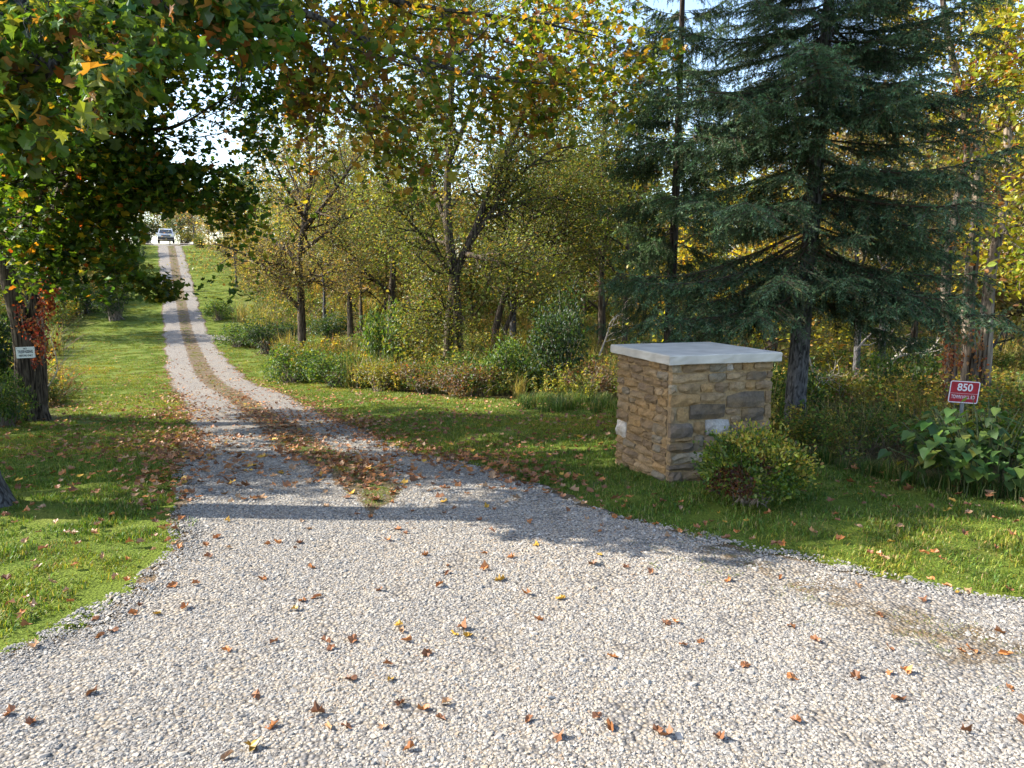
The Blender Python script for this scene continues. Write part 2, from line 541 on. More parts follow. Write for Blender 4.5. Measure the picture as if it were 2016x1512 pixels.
# ragged dirty borders, and the worn patch at the right of the apron
edge = 1 - inner / .20
wear = (1 - np.clip(np.abs(DX - (np.interp(DY, [2.6, 3.0, 3.4, 3.8, 4.3], [2.6, 2.15, 1.85, 1.55, 1.2]))) / np.interp(DY, [2, 3, 4.3], [1.15, 1.0, .5]), 0, 1)) * sstep(4.75, 4.2, DY) * sstep(2.2, 2.9, DY) * .62
mid = np.maximum(mid, np.clip(edge, -1, .78))
mid = np.maximum(mid, wear - .02)
mid = np.clip(mid, -.6, 1) * .72
ny, nx = DX.shape
idx = np.arange(nx * ny).reshape(ny, nx)
quads = np.stack([idx[:-1, :-1], idx[:-1, 1:], idx[1:, 1:], idx[1:, :-1]], -1).reshape(-1)
d_o = link('gravel_drive', mesh_from_arrays('gravel_drive', np.stack([DX, DY, DZ], -1).reshape(-1, 3), quads, 4, smooth=True, attrs={'mid': mid.ravel()}), M_GRAVEL)
tag(d_o, kind='structure')

def sheet(name, poly_xy, mat, lift=.02, step=.5):
    """a ground-hugging strip: poly_xy is a list of (x, y, half width)"""
    P = np.array(poly_xy, float)
    t = np.linspace(0, len(P) - 1, int((len(P) - 1) * 12) + 1)
    c = np.stack([np.interp(t, range(len(P)), P[:, k]) for k in range(3)], 1)
    d = unit(np.gradient(c[:, :2], axis=0)); nrm = np.stack([-d[:, 1], d[:, 0]], 1)
    k = 9
    s = np.linspace(-1, 1, k)
    XY = c[:, None, :2] + nrm[:, None] * (s[None, :, None] * (c[:, 2] * (1 + .12 * np.sin(t * 5)))[:, None, None])
    Z = H(XY[..., 0], XY[..., 1]) + lift
    V = np.concatenate([XY, Z[..., None]], -1).reshape(-1, 3)
    a, b = XY.shape[:2]
    idx = np.arange(a * b).reshape(a, b)
    q = np.stack([idx[:-1, :-1], idx[:-1, 1:], idx[1:, 1:], idx[1:, :-1]], -1).reshape(-1)
    o = link(name, mesh_from_arrays(name, V, q, 4, smooth=True), mat)
    return tag(o, kind='structure')
M_TRACK = gravel_mat('track_gravel', (.32, .30, .28), False)
p1, p2, p3, p4 = ground(415, 662), ground(450, 668), ground(510, 675), ground(560, 680)
sheet('side_track', [(p1.x - .4, p1.y, .6), (p2.x, p2.y, .7), (p3.x, p3.y, .6), (p4.x + .5, p4.y, .25)], M_TRACK, .03)
sheet('hilltop_road', [(-62, 92, 2.2), (-46, 91.0, 2.2), (-37, 91.0, 2.4), (-26, 92.0, 2.2), (-12, 95, 2.0)], M_TRACK, .12)

# ------------------------------------------------------------------ scattering (stuff)
def scatter(name, P, rot, scl, tint, vid, sources, mat=None):
    me = bpy.data.meshes.new(name)
    n = len(P)
    me.vertices.add(n)
    me.vertices.foreach_set('co', np.ascontiguousarray(P, dtype=np.float32).ravel())
    def fa(nm, v):
        a = me.attributes.new(nm, 'FLOAT', 'POINT'); a.data.foreach_set('value', np.ascontiguousarray(v, dtype=np.float32))
    a = me.attributes.new('rot', 'FLOAT_VECTOR', 'POINT'); a.data.foreach_set('vector', np.ascontiguousarray(rot, dtype=np.float32).ravel())
    a = me.attributes.new('scl', 'FLOAT_VECTOR', 'POINT')
    scl = np.asarray(scl, float)
    if scl.ndim == 1: scl = np.repeat(scl[:, None], 3, 1)
    a.data.foreach_set('vector', np.ascontiguousarray(scl, dtype=np.float32).ravel())
    fa('tint', tint)
    a = me.attributes.new('vid', 'INT', 'POINT'); a.data.foreach_set('value', np.ascontiguousarray(vid, dtype=np.int32))
    o = link(name, me)
    if mat: me.materials.append(mat)
    tree = bpy.data.node_groups.new(name + '_scatter', 'GeometryNodeTree')
    tree.interface.new_socket('Geometry', in_out='INPUT', socket_type='NodeSocketGeometry')
    tree.interface.new_socket('Geometry', in_out='OUTPUT', socket_type='NodeSocketGeometry')
    nd, lk = tree.nodes, tree.links
    gi, go = nd.new('NodeGroupInput'), nd.new('NodeGroupOutput')
    join = nd.new('GeometryNodeJoinGeometry')
    for s in reversed(sources):          # the last link comes first in the join
        oi = nd.new('GeometryNodeObjectInfo'); oi.inputs['Object'].default_value = s
        g2 = nd.new('GeometryNodeGeometryToInstance')
        lk.new(oi.outputs['Geometry'], g2.inputs[0]); lk.new(g2.outputs[0], join.inputs[0])
    iop = nd.new('GeometryNodeInstanceOnPoints')
    def named(nm, typ):
        q = nd.new('GeometryNodeInputNamedAttribute'); q.data_type = typ; q.inputs['Name'].default_value = nm
        return [s for s in q.outputs if s.enabled][0]
    lk.new(gi.outputs[0], iop.inputs['Points']); lk.new(join.outputs[0], iop.inputs['Instance'])
    iop.inputs['Pick Instance'].default_value = True
    lk.new(named('vid', 'INT'), iop.inputs['Instance Index'])
    e2r = nd.new('FunctionNodeEulerToRotation')
    lk.new(named('rot', 'FLOAT_VECTOR'), e2r.inputs[0]); lk.new(e2r.outputs[0], iop.inputs['Rotation'])
    lk.new(named('scl', 'FLOAT_VECTOR'), iop.inputs['Scale'])
    lk.new(iop.outputs[0], go.inputs[0])
    md = o.modifiers.new('scatter', 'NODES'); md.node_group = tree
    return tag(o, kind='stuff')

def source(name, me, mat):
    o = bpy.data.objects.new(name, me)        # not linked: only its geometry is used
    if not me.materials: me.materials.append(mat)
    return o

def pnoise(x, y, s, seed=0):
    """cheap smooth 2-D noise, about -1..1"""
    r = np.random.default_rng(seed)
    o = np.zeros_like(x)
    for k in range(5):
        a = r.uniform(0, 2 * PI); f = s * r.uniform(.6, 1.9)
        o += np.sin((x * math.cos(a) + y * math.sin(a)) * f + r.uniform(0, 6.28))
    return o / 2.6

# pebbles
def pebble_mesh(seed):
    r = np.random.default_rng(seed)
    t = (1 + 5 ** .5) / 2
    V = np.array([[-1, t, 0], [1, t, 0], [-1, -t, 0], [1, -t, 0], [0, -1, t], [0, 1, t], [0, -1, -t], [0, 1, -t], [t, 0, -1], [t, 0, 1], [-t, 0, -1], [-t, 0, 1]], float)
    V = unit(V) * (1 + .22 * r.normal(size=(12, 1)).clip(-1.4, 1.4)) * np.array([1, r.uniform(.65, .9), r.uniform(.5, .75)])
    Fs = np.array([[0, 11, 5], [0, 5, 1], [0, 1, 7], [0, 7, 10], [0, 10, 11], [1, 5, 9], [5, 11, 4], [11, 10, 2], [10, 7, 6], [7, 1, 8], [3, 9, 4], [3, 4, 2], [3, 2, 6], [3, 6, 8], [3, 8, 9], [4, 9, 5], [2, 4, 11], [6, 2, 10], [8, 6, 7], [9, 8, 1]])
    return mesh_from_arrays('pebble', V, Fs, 3)
m, nt, out = new_mat('pebble')
L = nt.links
a = N(nt, 'ShaderNodeAttribute', attribute_name='tint', attribute_type='INSTANCER')
r = ramp(nt, [(0, (.10, .097, .097)), (.14, (.175, .169, .166)), (.4, (.25, .236, .22)), (.62, (.32, .292, .256)), (.8, (.315, .262, .195)), (.9, (.235, .162, .11)), (1, (.45, .43, .395))])
L.new(a.outputs['Fac'], r.inputs[0])
tc = N(nt, 'ShaderNodeTexCoord')
n1 = N(nt, 'ShaderNodeTexNoise', i_Scale=1.6, i_Detail=5.0); L.new(tc.outputs['Object'], n1.inputs['Vector'])
r2 = ramp(nt, [(.3, (.82, .82, .82)), (.7, (1.12, 1.12, 1.1))]); L.new(n1.outputs[0], r2.inputs[0])
bs = N(nt, 'ShaderNodeBsdfPrincipled', i_Roughness=.75); bs.inputs['Specular IOR Level'].default_value = .25
L.new(mixc(nt, 1.0, r.outputs[0], r2.outputs[0], 'MULTIPLY'), bs.inputs['Base Color'])
L.new(bs.outputs[0], out.inputs[0])
M_PEBBLE = m

rg = np.random.default_rng(11)
Ps, Ss = [], []
for y0, y1, dens, s0 in ((1.9, 3.4, 21000, .0044), (3.4, 5.2, 13000, .0050), (5.2, 8.0, 4600, .0066), (8.0, 12.5, 1000, .0105)):
    xa, xb = float(min(drive_l(y0), drive_l(y1))) - .2, float(max(drive_r(y0), drive_r(y1))) + .2
    lim = y1 * .70 + 1.5
    xa, xb = max(xa, -lim), min(xb, lim)
    n = int((xb - xa) * (y1 - y0) * dens)
    x, y = rg.uniform(xa, xb, n), rg.uniform(y0, y1, n)
    ok = on_drive(x, y, .04 + .04 * pnoise(x, y, 5, 4)) & (np.abs(x) < y * .70 + 1.5)
    mm = np.clip(1 - np.abs(x - med_x(y)) / np.maximum(med_w(y), .02), -1, 1)
    w_ = (1 - np.clip(np.abs(x - (np.interp(y, [2.6, 3.0, 3.4, 3.8, 4.3], [2.6, 2.15, 1.85, 1.55, 1.2]))) / np.interp(y, [2, 3, 4.3], [1.15, 1.0, .5]), 0, 1)) * sstep(4.75, 4.2, y) * sstep(2.2, 2.9, y)
    cover = np.where(y > 5, mm * 2.2 + .45, -.4)
    cover = np.maximum(cover, w_ * 1.5 - .2)
    inn = np.minimum(x - drive_l(y), drive_r(y) - x)
    cover = np.maximum(cover, .75 - inn / .16)
    cover = cover + .75 * pnoise(x + .8 * y, (y - .4 * x) * 1.8, 6, 9) + .6 * pnoise(x + .8 * y, (y - .4 * x) * 2, 17, 10)
    ok &= rg.uniform(size=n) > np.clip(cover, 0, .93)
    x, y = x[ok], y[ok]
    Ps.append(np.stack([x, y, H(x, y) + .0235 + rg.uniform(-.003, .0015, len(x))], 1))
    Ss.append(s0 * np.exp(.42 * rg.normal(size=len(x))))
P, S = np.concatenate(Ps), np.concatenate(Ss)
n = len(P)
# stretches of the drive lean to grey, others to cream
base_t = rg.beta(2.2, 1.9, n) * .9 + .13 * pnoise(P[:, 0], P[:, 1], 1.1, 5) + .07 * pnoise(P[:, 0], P[:, 1], 3.7, 6)
base_t = np.where(rg.uniform(size=n) < .07, .97, base_t)
scatter('gravel', P, rg.uniform(-1, 1, (n, 3)) * np.array([.35, .35, 3.14]), np.stack([S, S, S * .72], 1), np.clip(base_t, 0, 1), rg.integers(0, 5, n),
        [source('pebble', pebble_mesh(k), M_PEBBLE) for k in range(5)])

# grass
def grass_patch(seed, n=190, w=.32, h=.042, lean=.75, width=.0034, pal=None):
    r = np.random.default_rng(seed)
    rad = w / 2 * np.sqrt(r.uniform(size=n)); a = r.uniform(0, 2 * PI, n)
    B = np.stack([rad * np.cos(a), rad * np.sin(a), np.full(n, -.01)], 1)
    hh = h * r.uniform(.45, 1.25, n)
    az = r.uniform(0, 2 * PI, n)
    ln = lean * r.uniform(.2, 1.3, n)
    out_ = np.stack([np.cos(az), np.sin(az), np.zeros(n)], 1)
    side = np.stack([-np.sin(az), np.cos(az), np.zeros(n)], 1) * (width * r.uniform(.6, 1.3, n))[:, None]
    up = np.array([0, 0, 1.0])
    p1 = B + up * (hh * .55)[:, None] + out_ * (hh * ln * .25)[:, None]
    p2 = B + up * (hh * (1 - .3 * ln))[:, None] + out_ * (hh * ln)[:, None]
    V = np.stack([B - side, B + side, p1 - side * .8, p1 + side * .8, p2], 1).reshape(-1, 3)
    Fi = np.array([[0, 1, 3], [0, 3, 2], [2, 3, 4]])
    Fi = (Fi[None] + (np.arange(n) * 5)[:, None, None]).reshape(-1)
    c = palette(r, n, pal or [((.09, .15, .022), 5), ((.135, .195, .028), 4), ((.2, .225, .042), 3), ((.27, .23, .095), 1.4)], .22)
    return mesh_from_arrays('grass_patch', V, Fi, 3, np.repeat(c, 5, axis=0))

gs = [source('grass_patch', grass_patch(k), M_GRASS) for k in range(4)]
rg = np.random.default_rng(21)
Ps, Ss = [], []
for y0, y1, dens, s0 in ((2.2, 7.5, 34, 1.0), (7.5, 14, 22, 1.15), (14, 30, 9, 1.6), (30, 56, 4.0, 2.3), (56, 90, 2.6, 3.0)):
    lim0 = y1 * .72 + 3.5
    n = int(2 * lim0 * (y1 - y0) * dens)
    x, y = rg.uniform(-lim0, lim0, n), rg.uniform(y0, y1, n)
    inset = .01 + .06 * pnoise(x, y, 4, 8) + .04 * pnoise(x, y, 11, 9)
    ok = (np.abs(x) < y * .70 + 3.2) & is_lawn(x, y) & ~on_drive(x, y, inset)
    x, y = x[ok], y[ok]
    Ps.append(np.stack([x, y, H(x, y)], 1)); Ss.append(s0 * rg.uniform(.75, 1.2, len(x)))
# thin grass in the strip between the wheel tracks and at the worn border of the apron
y = np.concatenate([rg.uniform(5.2, 11, 1000), rg.uniform(11, 24, 500), rg.uniform(24, 86, 620)])
x = med_x(y) + med_w(y) * rg.normal(size=len(y)) * .33
Ps.append(np.stack([x, y, H(x, y) + .012], 1)); Ss.append(np.where(y < 24, .62, 1.0) * rg.uniform(.4, 1.0, len(y)))
y = rg.uniform(2.6, 4.5, 700)
x = np.interp(y, [2.6, 3.0, 3.4, 3.8, 4.3], [2.6, 2.15, 1.85, 1.55, 1.2]) + rg.normal(size=len(y)) * .36
ok = pnoise(x, y, 6, 3) > .05
x, y = x[ok], y[ok]
Ps.append(np.stack([x, y, H(x, y) + .012], 1)); Ss.append(rg.uniform(.2, .5, len(y)))
P, S = np.concatenate(Ps), np.concatenate(Ss)
n = len(P)
rot = np.zeros((n, 3)); rot[:, 2] = rg.uniform(0, 6.28, n); rot[:, :2] = rg.normal(size=(n, 2)) * .06
tint = np.clip(.44 + .2 * pnoise(P[:, 0], P[:, 1], .9, 2) + .12 * pnoise(P[:, 0], P[:, 1], 3.1, 14) + .10 * rg.normal(size=n), 0, 1)
SV = np.stack([S, S, np.minimum(S, 1.35) * rg.uniform(.8, 1.15, n)], 1)
scatter('grass', P, rot, SV, tint, rg.integers(0, 4, n), gs)

# ------------------------------------------------------------------ undergrowth
def weed_leafy(seed, n_stem=9, h=.55, spread=.28, leaf=.05, pal=None, per=26):
    r = np.random.default_rng(seed)
    mb = MB()
    LP, LD, LN = [], [], []
    for _ in range(n_stem):
        a, rr = r.uniform(0, 6.28), spread * math.sqrt(r.uniform())
        hh = h * r.uniform(.55, 1.2)
        b = np.array([rr * math.cos(a) * .6, rr * math.sin(a) * .6, -.03])
        tip = np.array([rr * math.cos(a) * 1.5, rr * math.sin(a) * 1.5, hh])
        midp = (b + tip) / 2 + r.normal(size=3) * .04 + np.array([0, 0, .06])
        pts = np.array([b, midp, tip])
        mb.tube(pts, [.005, .004, .002], 3, col=(.12, .10, .05), cap=False)
        t = r.uniform(.25, 1, per)[:, None]
        q = (1 - t) ** 2 * b + 2 * t * (1 - t) * (2 * midp - (b + tip) / 2) + t ** 2 * tip
        LP.append(q + r.normal(size=q.shape) * .02)
        d = r.normal(size=(per, 3)); d[:, 2] = d[:, 2] * .4 - .1
        LD.append(unit(d)); LN.append(unit(np.array([0, 0, 1.0]) + .6 * r.normal(size=(per, 3))))
    P_, D_, N_ = map(np.concatenate, (LP, LD, LN))
    X, Y, Z = frames(D_, N_)
    c = palette(r, len(P_), pal or [((.06, .12, .02), 4), ((.11, .17, .03), 4), ((.24, .24, .05), 2), ((.2, .12, .04), .6)])
    V, Fi, k = leaf_arrays(P_, X, Y, Z, leaf * r.uniform(.6, 1.4, len(P_)), T_QUAD)
    tv = np.concatenate(mb.v); nt_ = len(tv)
    fi = np.concatenate([np.array([f[0], f[1], f[2], f[0], f[2], f[3]]) for f in mb.f if len(f) == 4])
    return mesh_from_arrays('weed', np.concatenate([tv, V]), np.concatenate([fi, Fi + nt_]), 3, np.concatenate([np.concatenate(mb.c), np.repeat(c, k, axis=0)]))

def weed_grassy(seed, n=120, h=.7, w=.4, pal=None):
    return grass_patch(seed, n, w, h, .5, .006, pal or [((.33, .27, .11), 4), ((.22, .22, .06), 3), ((.11, .16, .035), 3), ((.17, .12, .06), 1.5)])

def weed_twiggy(seed, n=34, h=.8):
    r = np.random.default_rng(seed)
    mb = MB()
    for _ in range(n):
        a = r.uniform(0, 6.28); b = np.array([.2 * r.normal(), .2 * r.normal(), -.05])
        d = unit(np.array([math.cos(a) * .8, math.sin(a) * .8, r.uniform(.5, 1.6)]))
        L_ = h * r.uniform(.5, 1.2)
        mb.tube(np.array([b, b + d * L_ * .5 + r.normal(size=3) * .05, b + d * L_ + np.array([0, 0, -.1 * r.uniform()])]), [.006, .004, .002], 3, col=tuple(np.array((.16, .11, .075)) * r.uniform(.6, 1.5)), cap=False)
    P_ = np.concatenate(mb.v)[r.integers(0, mb.n, 160)] + r.normal(size=(160, 3)) * .03
    X, Y, Z = frames(r.normal(size=(160, 3)), r.normal(size=(160, 3)))
    c = palette(r, 160, [((.16, .085, .04), 3), ((.10, .10, .03), 2), ((.22, .17, .06), 1)])
    V, Fi, k = leaf_arrays(P_, X, Y, Z, .04 * r.uniform(.6, 1.4, 160), T_QUAD)
    fi = np.concatenate([np.array([f[0], f[1], f[2], f[0], f[2], f[3]]) for f in mb.f])
    return mesh_from_arrays('weed', np.concatenate([np.concatenate(mb.v), V]), np.concatenate([fi, Fi + mb.n]), 3, np.concatenate([np.concatenate(mb.c), np.repeat(c, k, axis=0)]))

weeds = ([source('weed', weed_leafy(k), M_WEED) for k in range(3)]
         + [source('weed', weed_leafy(7, 10, .6, .3, .055, [((.27, .25, .045), 4), ((.36, .29, .05), 2), ((.12, .16, .03), 2)]), M_WEED)]
         + [source('weed', weed_grassy(k), M_WEED) for k in (11, 12)]
         + [source('weed', weed_twiggy(k), M_WEED) for k in (15, 16)])
rg = np.random.default_rng(31)
Ps, Ss, Vs, Ts = [], [], [], []
def weed_area(x0, x1, y0, y1, dens, smin, smax, probs, cond=None):
    n = int((x1 - x0) * (y1 - y0) * dens)
    x, y = rg.uniform(x0, x1, n), rg.uniform(y0, y1, n)
    ok = ~is_lawn(x, y) & ~on_drive(x, y, .3) & (np.abs(x) < y * .72 + 4.0)
    if cond is not None: ok &= cond(x, y)
    x, y = x[ok], y[ok]
    Ps.append(np.stack([x, y, H(x, y)], 1)); Ss.append(rg.uniform(smin, smax, len(x)))
    p = np.array(probs, float); p /= p.sum()
    Vs.append(rg.choice(8, len(x), p=p)); Ts.append(np.clip(.45 + .2 * pnoise(x, y, .7, 6) + .12 * rg.normal(size=len(x)), 0, 1))
mixp = [3, 3, 3, 2, 2, 2, 2.4, 2.4]
weed_area(2.4, 9, 5.0, 9.5, 13, .45, .85, [4, 4, 4, 3, .8, .8, .8, .8], lambda x, y: (np.hypot(x - 2.6, y - 7.2) > .25) & (np.hypot((x - 3.7) / .95, (y - 5.6) / .75) > 1) & ~((x < 2.35) & (y < 7.4)))
weed_area(2.4, 16, 9.5, 20, 7, .7, 1.2, [3, 3, 3, 5, 1.4, 1.4, 1.6, 1.6])
weed_area(-14, 3, 17, 27, 6.5, .8, 1.45, [4, 4, 4, 3, 1.3, 1.3, 1.2, 1.2])
weed_area(-16, 24, 20, 48, 2.4, 1.0, 1.9, [3.5, 3.5, 3.5, 3, 1.8, 1.8, 1.6, 1.6])
weed_area(-16, -8, 10.5, 20, 6, .7, 1.3, [4, 4, 4, 1, 1, 1, 1, 1])
weed_area(-50, -17, 20, 88, .9, 1.2, 2.6, [4, 4, 4, 1, 1.5, 1.5, 1, 1])
weed_area(-34, 40, 48, 90, .6, 1.6, 3.2, [3, 3, 3, 3, 3, 3, 1.5, 1.5])
P, S, Vd, Tn = np.concatenate(Ps), np.concatenate(Ss), np.concatenate(Vs), np.concatenate(Ts)
rot = np.zeros((len(P), 3)); rot[:, 2] = rg.uniform(0, 6.28, len(P)); rot[:, :2] = rg.normal(size=(len(P), 2)) * .1
scatter('undergrowth', P, rot, S, Tn, Vd, weeds)

# tall grass along the foot of the broad-leaved plant
rg = np.random.default_rng(33)
tg = [source('tall_grass_patch', grass_patch(40 + k, 60, .22, .30, .8, .005, [((.05, .10, .02), 5), ((.09, .15, .03), 3), ((.24, .2, .08), 1)]), M_GRASS) for k in range(3)]
x = rg.uniform(2.7, 4.3, 60); y = brush_y(x) + rg.uniform(-.12, .1, 60)
x2 = rg.uniform(.2, 2.2, 60); y2 = rg.uniform(13.5, 17.5, 60)
x, y = np.concatenate([x, x2]), np.concatenate([y, y2])
sc_ = np.where(y > 10, 1.0, rg.uniform(.4, .8, len(x)))
rot = np.zeros((len(x), 3)); rot[:, 2] = rg.uniform(0, 6.28, len(x))
scatter('tall_grass', np.stack([x, y, H(x, y)], 1), rot, sc_, rg.uniform(.3, .6, len(x)), rg.integers(0, 3, len(x)), tg)

# ------------------------------------------------------------------ trees
class Tree:
    def __init__(s, seed):
        s.rng = np.random.default_rng(seed)
        s.mb = MB(); s.twigs = []; s.veto = None
    def limb(s, pts, r0, r1, n=8, sub=4, rough=.04):
        """a smooth tapering limb through the given points; returns the fine polyline and its radii"""
        pts = np.array([tuple(p) for p in pts], float)
        if len(pts) > 2:
            t = np.linspace(0, len(pts) - 1, (len(pts) - 1) * sub + 1)
            out_ = []
            for u in t:
                i = min(int(u), len(pts) - 2); f = u - i
                p0, p1, p2, p3 = pts[max(i - 1, 0)], pts[i], pts[i + 1], pts[min(i + 2, len(pts) - 1)]
                out_.append(.5 * ((2 * p1) + (-p0 + p2) * f + (2 * p0 - 5 * p1 + 4 * p2 - p3) * f * f + (-p0 + 3 * p1 - 3 * p2 + p3) * f ** 3))
            pts = np.array(out_)
        k = len(pts)
        rad = np.linspace(r0, r1, k)
        s.mb.tube(pts, rad, n, rough=rough, rng=s.rng)
        return pts, rad
    def wander(s, p, d, L_, nseg, wob_, trop):
        pts = [p]; d = unit(d)
        for _ in range(nseg):
            d = unit(d + s.rng.normal(size=3) * wob_ + np.array([0, 0, trop]))
            pts.append(pts[-1] + d * (L_ / nseg))
        return np.array(pts)
    def populate(s, pts, rad, level, cfg):
        r = s.rng
        L_ = np.linalg.norm(np.diff(pts, axis=0), axis=1).sum()
        if level >= cfg['levels']:
            s.twigs.append(pts); return
        nch = cfg['n'][level]
        t0 = cfg['t0'][level]
        for t in np.linspace(t0, 1, nch) + r.uniform(-.5, .5, nch) * (1 - t0) / nch:
            t = min(max(t, 0.02), 1)
            u = t * (len(pts) - 1); i = min(int(u), len(pts) - 2); f = u - i
            p = pts[i] * (1 - f) + pts[i + 1] * f
            d = unit(pts[i + 1] - pts[i])
            rl = rad[i] * (1 - f) + rad[i + 1] * f
            ax = unit(np.cross(d, r.normal(size=3)))
            ang = R(cfg['ang'][level]) * r.uniform(.6, 1.3)
            nd = d * math.cos(ang) + ax * math.sin(ang)
            nd = nd + np.array(cfg.get('bias', (0, 0, 0)))
            Lc = (cfg['len'][level]) * (1.15 - .55 * t) * r.uniform(.7, 1.25)
            nseg = 4 if level < cfg['levels'] - 1 else 3
            cp = s.wander(p, nd, Lc, nseg, cfg.get('wob', .16), cfg.get('trop', .06))
            if s.veto is not None and s.veto(cp): continue
            rc = min(rl * .62, Lc * .022 + .003)
            cr = np.linspace(rc, max(rc * .3, .0025), len(cp))
            s.mb.tube(cp, cr, 5 if rc > .02 else 3, cap=False)
            s.populate(cp, cr, level + 1, cfg)
        s.twigs.append(pts[-max(2, len(pts) // 3):])
    def leaf_points(s, n, spread):
        r = s.rng
        lens = np.array([np.linalg.norm(np.diff(t, axis=0), axis=1).sum() for t in s.twigs])
        lens = lens * np.exp(.95 * r.normal(size=len(lens)))
        k = r.choice(len(s.twigs), n, p=lens / lens.sum())
        P_ = np.empty((n, 3))
        for j in range(n):
            t = s.twigs[k[j]]; u = r.uniform(0, len(t) - 1.001); i = int(u)
            P_[j] = t[i] + (t[i + 1] - t[i]) * (u - i)
        return P_ + r.normal(size=(n, 3)) * spread, k
    def leaves(s, n, spread, size, pal, template=T_QUAD, droop=.3, clump=.35, keep=None):
        r = s.rng
        P_, k = s.leaf_points(n, spread)
        if keep is not None:
            m_ = keep(P_); P_, k = P_[m_], k[m_]; n = len(P_)
        d = r.normal(size=(n, 3)); d[:, 2] = d[:, 2] * .5 - droop
        nn = np.array([0, 0, 1.0]) + .7 * r.normal(size=(n, 3))
        X, Y, Z = frames(d, nn)
        c = palette(r, n, pal)
        tw = palette(np.random.default_rng(5), len(s.twigs), pal)      # whole twigs turn together
        mk = r.uniform(size=n) < clump
        c[mk] = tw[k[mk]] * (1 + .12 * r.normal(size=(mk.sum(), 1)))
        return P_, X, Y, Z, size * np.exp(.25 * r.normal(size=n)), np.clip(c, .004, .8)

GREEN_MAPLE = [((.04, .09, .012), 5), ((.068, .135, .015), 4), ((.12, .18, .018), 2.4), ((.30, .26, .02), 1), ((.36, .19, .02), .6), ((.33, .09, .02), .2)]
MIXED_MAPLE = [((.09, .15, .018), 3.2), ((.17, .21, .022), 3), ((.30, .26, .03), 2.2), ((.36, .19, .032), 1.2), ((.24, .12, .035), 1.1)]
BROWN_TREE = [((.24, .185, .085), 4), ((.19, .18, .06), 4), ((.31, .25, .09), 2.6), ((.13, .15, .04), 2), ((.21, .13, .065), 1.6)]
YGREEN = [((.12, .16, .036), 4), ((.17, .19, .048), 4), ((.09, .125, .03), 3.4), ((.27, .235, .055), 1.6), ((.24, .155, .055), 1.1)]
YELLOW = [((.42, .34, .03), 4), ((.34, .31, .035), 3), ((.22, .24, .035), 2.6), ((.36, .2, .035), .8)]
DARKGREEN = [((.02, .045, .012), 4), ((.035, .065, .016), 4), ((.06, .09, .02), 2), ((.10, .11, .03), .6)]

def finish(T, root, bark, leafset, template, mat=M_LEAF, trunk_name='trunk', crown_name='crown'):
    o = np.array(root.location)
    me = T.mb.mesh(trunk_name, True)
    co = np.empty(len(me.vertices) * 3, np.float32); me.vertices.foreach_get('co', co)
    me.vertices.foreach_set('co', (co.reshape(-1, 3) - o).astype(np.float32).ravel())
    link(trunk_name, me, bark, root)
    P_, X, Y, Z, s_, c = leafset
    return link(crown_name, leaf_mesh(crown_name, P_ - o, X, Y, Z, s_, c, template), mat, root)

def root_flare(T, base, r, h=.35):
    b = np.array(base)
    T.mb.tube(np.array([b + [0, 0, -.25], b, b + [0, 0, h * .35], b + [0, 0, h]]), [r * 1.7, r * 1.5, r * 1.17, r * .98], 12, rough=.05, rng=T.rng)

# --- the near maple: its trunk stands just outside the frame, its limbs reach over the drive
T = Tree(101)
b = np.array([-3.88, 5.25, Hs(-3.88, 5.25)])
root_flare(T, b, .2, .5)
tr, trr = T.limb([b, b + [-.03, .02, 1.2], b + [.02, .08, 2.3], b + [.1, .2, 3.4], b + [.15, .5, 5.0], b + [.1, .9, 7.2], b + [.3, 1.2, 8.6]], .2, .05, 12)
cfg = dict(levels=2, n=[11, 8], t0=[.25, .15], ang=[50, 45], len=[1.5, .6], trop=.02, wob=.18)
up_limbs = [
    [tr[9], (-2.9, 6.3, 3.7), at(560, 15, 7.6), at(700, 70, 8.0), at(860, 128, 8.4), at(1000, 158, 8.7), at(1115, 166, 9.0)],
    [tr[11], (-3.0, 7.2, 4.4), at(600, 90, 8.8), at(680, 190, 9.1), at(745, 290, 9.3)],
    [tr[11], (-2.7, 6.6, 4.5), at(650, -30, 8.4), at(850, 15, 8.9), at(1040, 40, 9.3), at(1190, 75, 9.6)],
    [tr[11], (-2.9, 6.9, 4.3), at(540, 40, 9.2), at(700, 60, 10.0), at(900, 60, 10.8), at(1080, 110, 11.2)],
    [tr[13], (-2.2, 6.8, 5.6), (-.8, 7.6, 6.1), (.6, 8.2, 6.2)],
    [tr[15], (-3.0, 7.2, 6.2), (-1.6, 8.6, 7.2), (-.4, 9.4, 7.5)],
    [tr[13], (-4.6, 6.8, 5.2), (-5.6, 8.2, 6.2), (-6.2, 9.4, 6.6)],
    [tr[17], (-3.0, 7.0, 7.4), (-2.0, 7.6, 8.6)],
    [tr[12], (-2.2, 5.8, 5.1), (-.6, 5.9, 5.5), (.8, 6.0, 5.5)],
    [tr[12], (-4.8, 6.2, 4.6), (-5.8, 6.9, 5.2), (-6.6, 7.2, 5.4)],
    [tr[12], (-3.6, 7.0, 4.8), (-3.9, 8.4, 5.4), (-4.2, 9.6, 5.8)],
    [tr[14], (-5.2, 6.2, 6.0), (-6.4, 6.4, 6.7), (-7.2, 6.8, 7.0)],
    [tr[10], (-4.6, 6.4, 3.9), (-5.4, 7.4, 4.2), (-6.0, 8.2, 4.4)],
    [tr[18], (-4.6, 6.6, 8.0), (-5.4, 7.0, 8.8)]]
for k_, lp in enumerate(up_limbs):
    p_, r_ = T.limb(lp, .05, .008, 7)
    T.populate(p_, r_, 0, cfg)
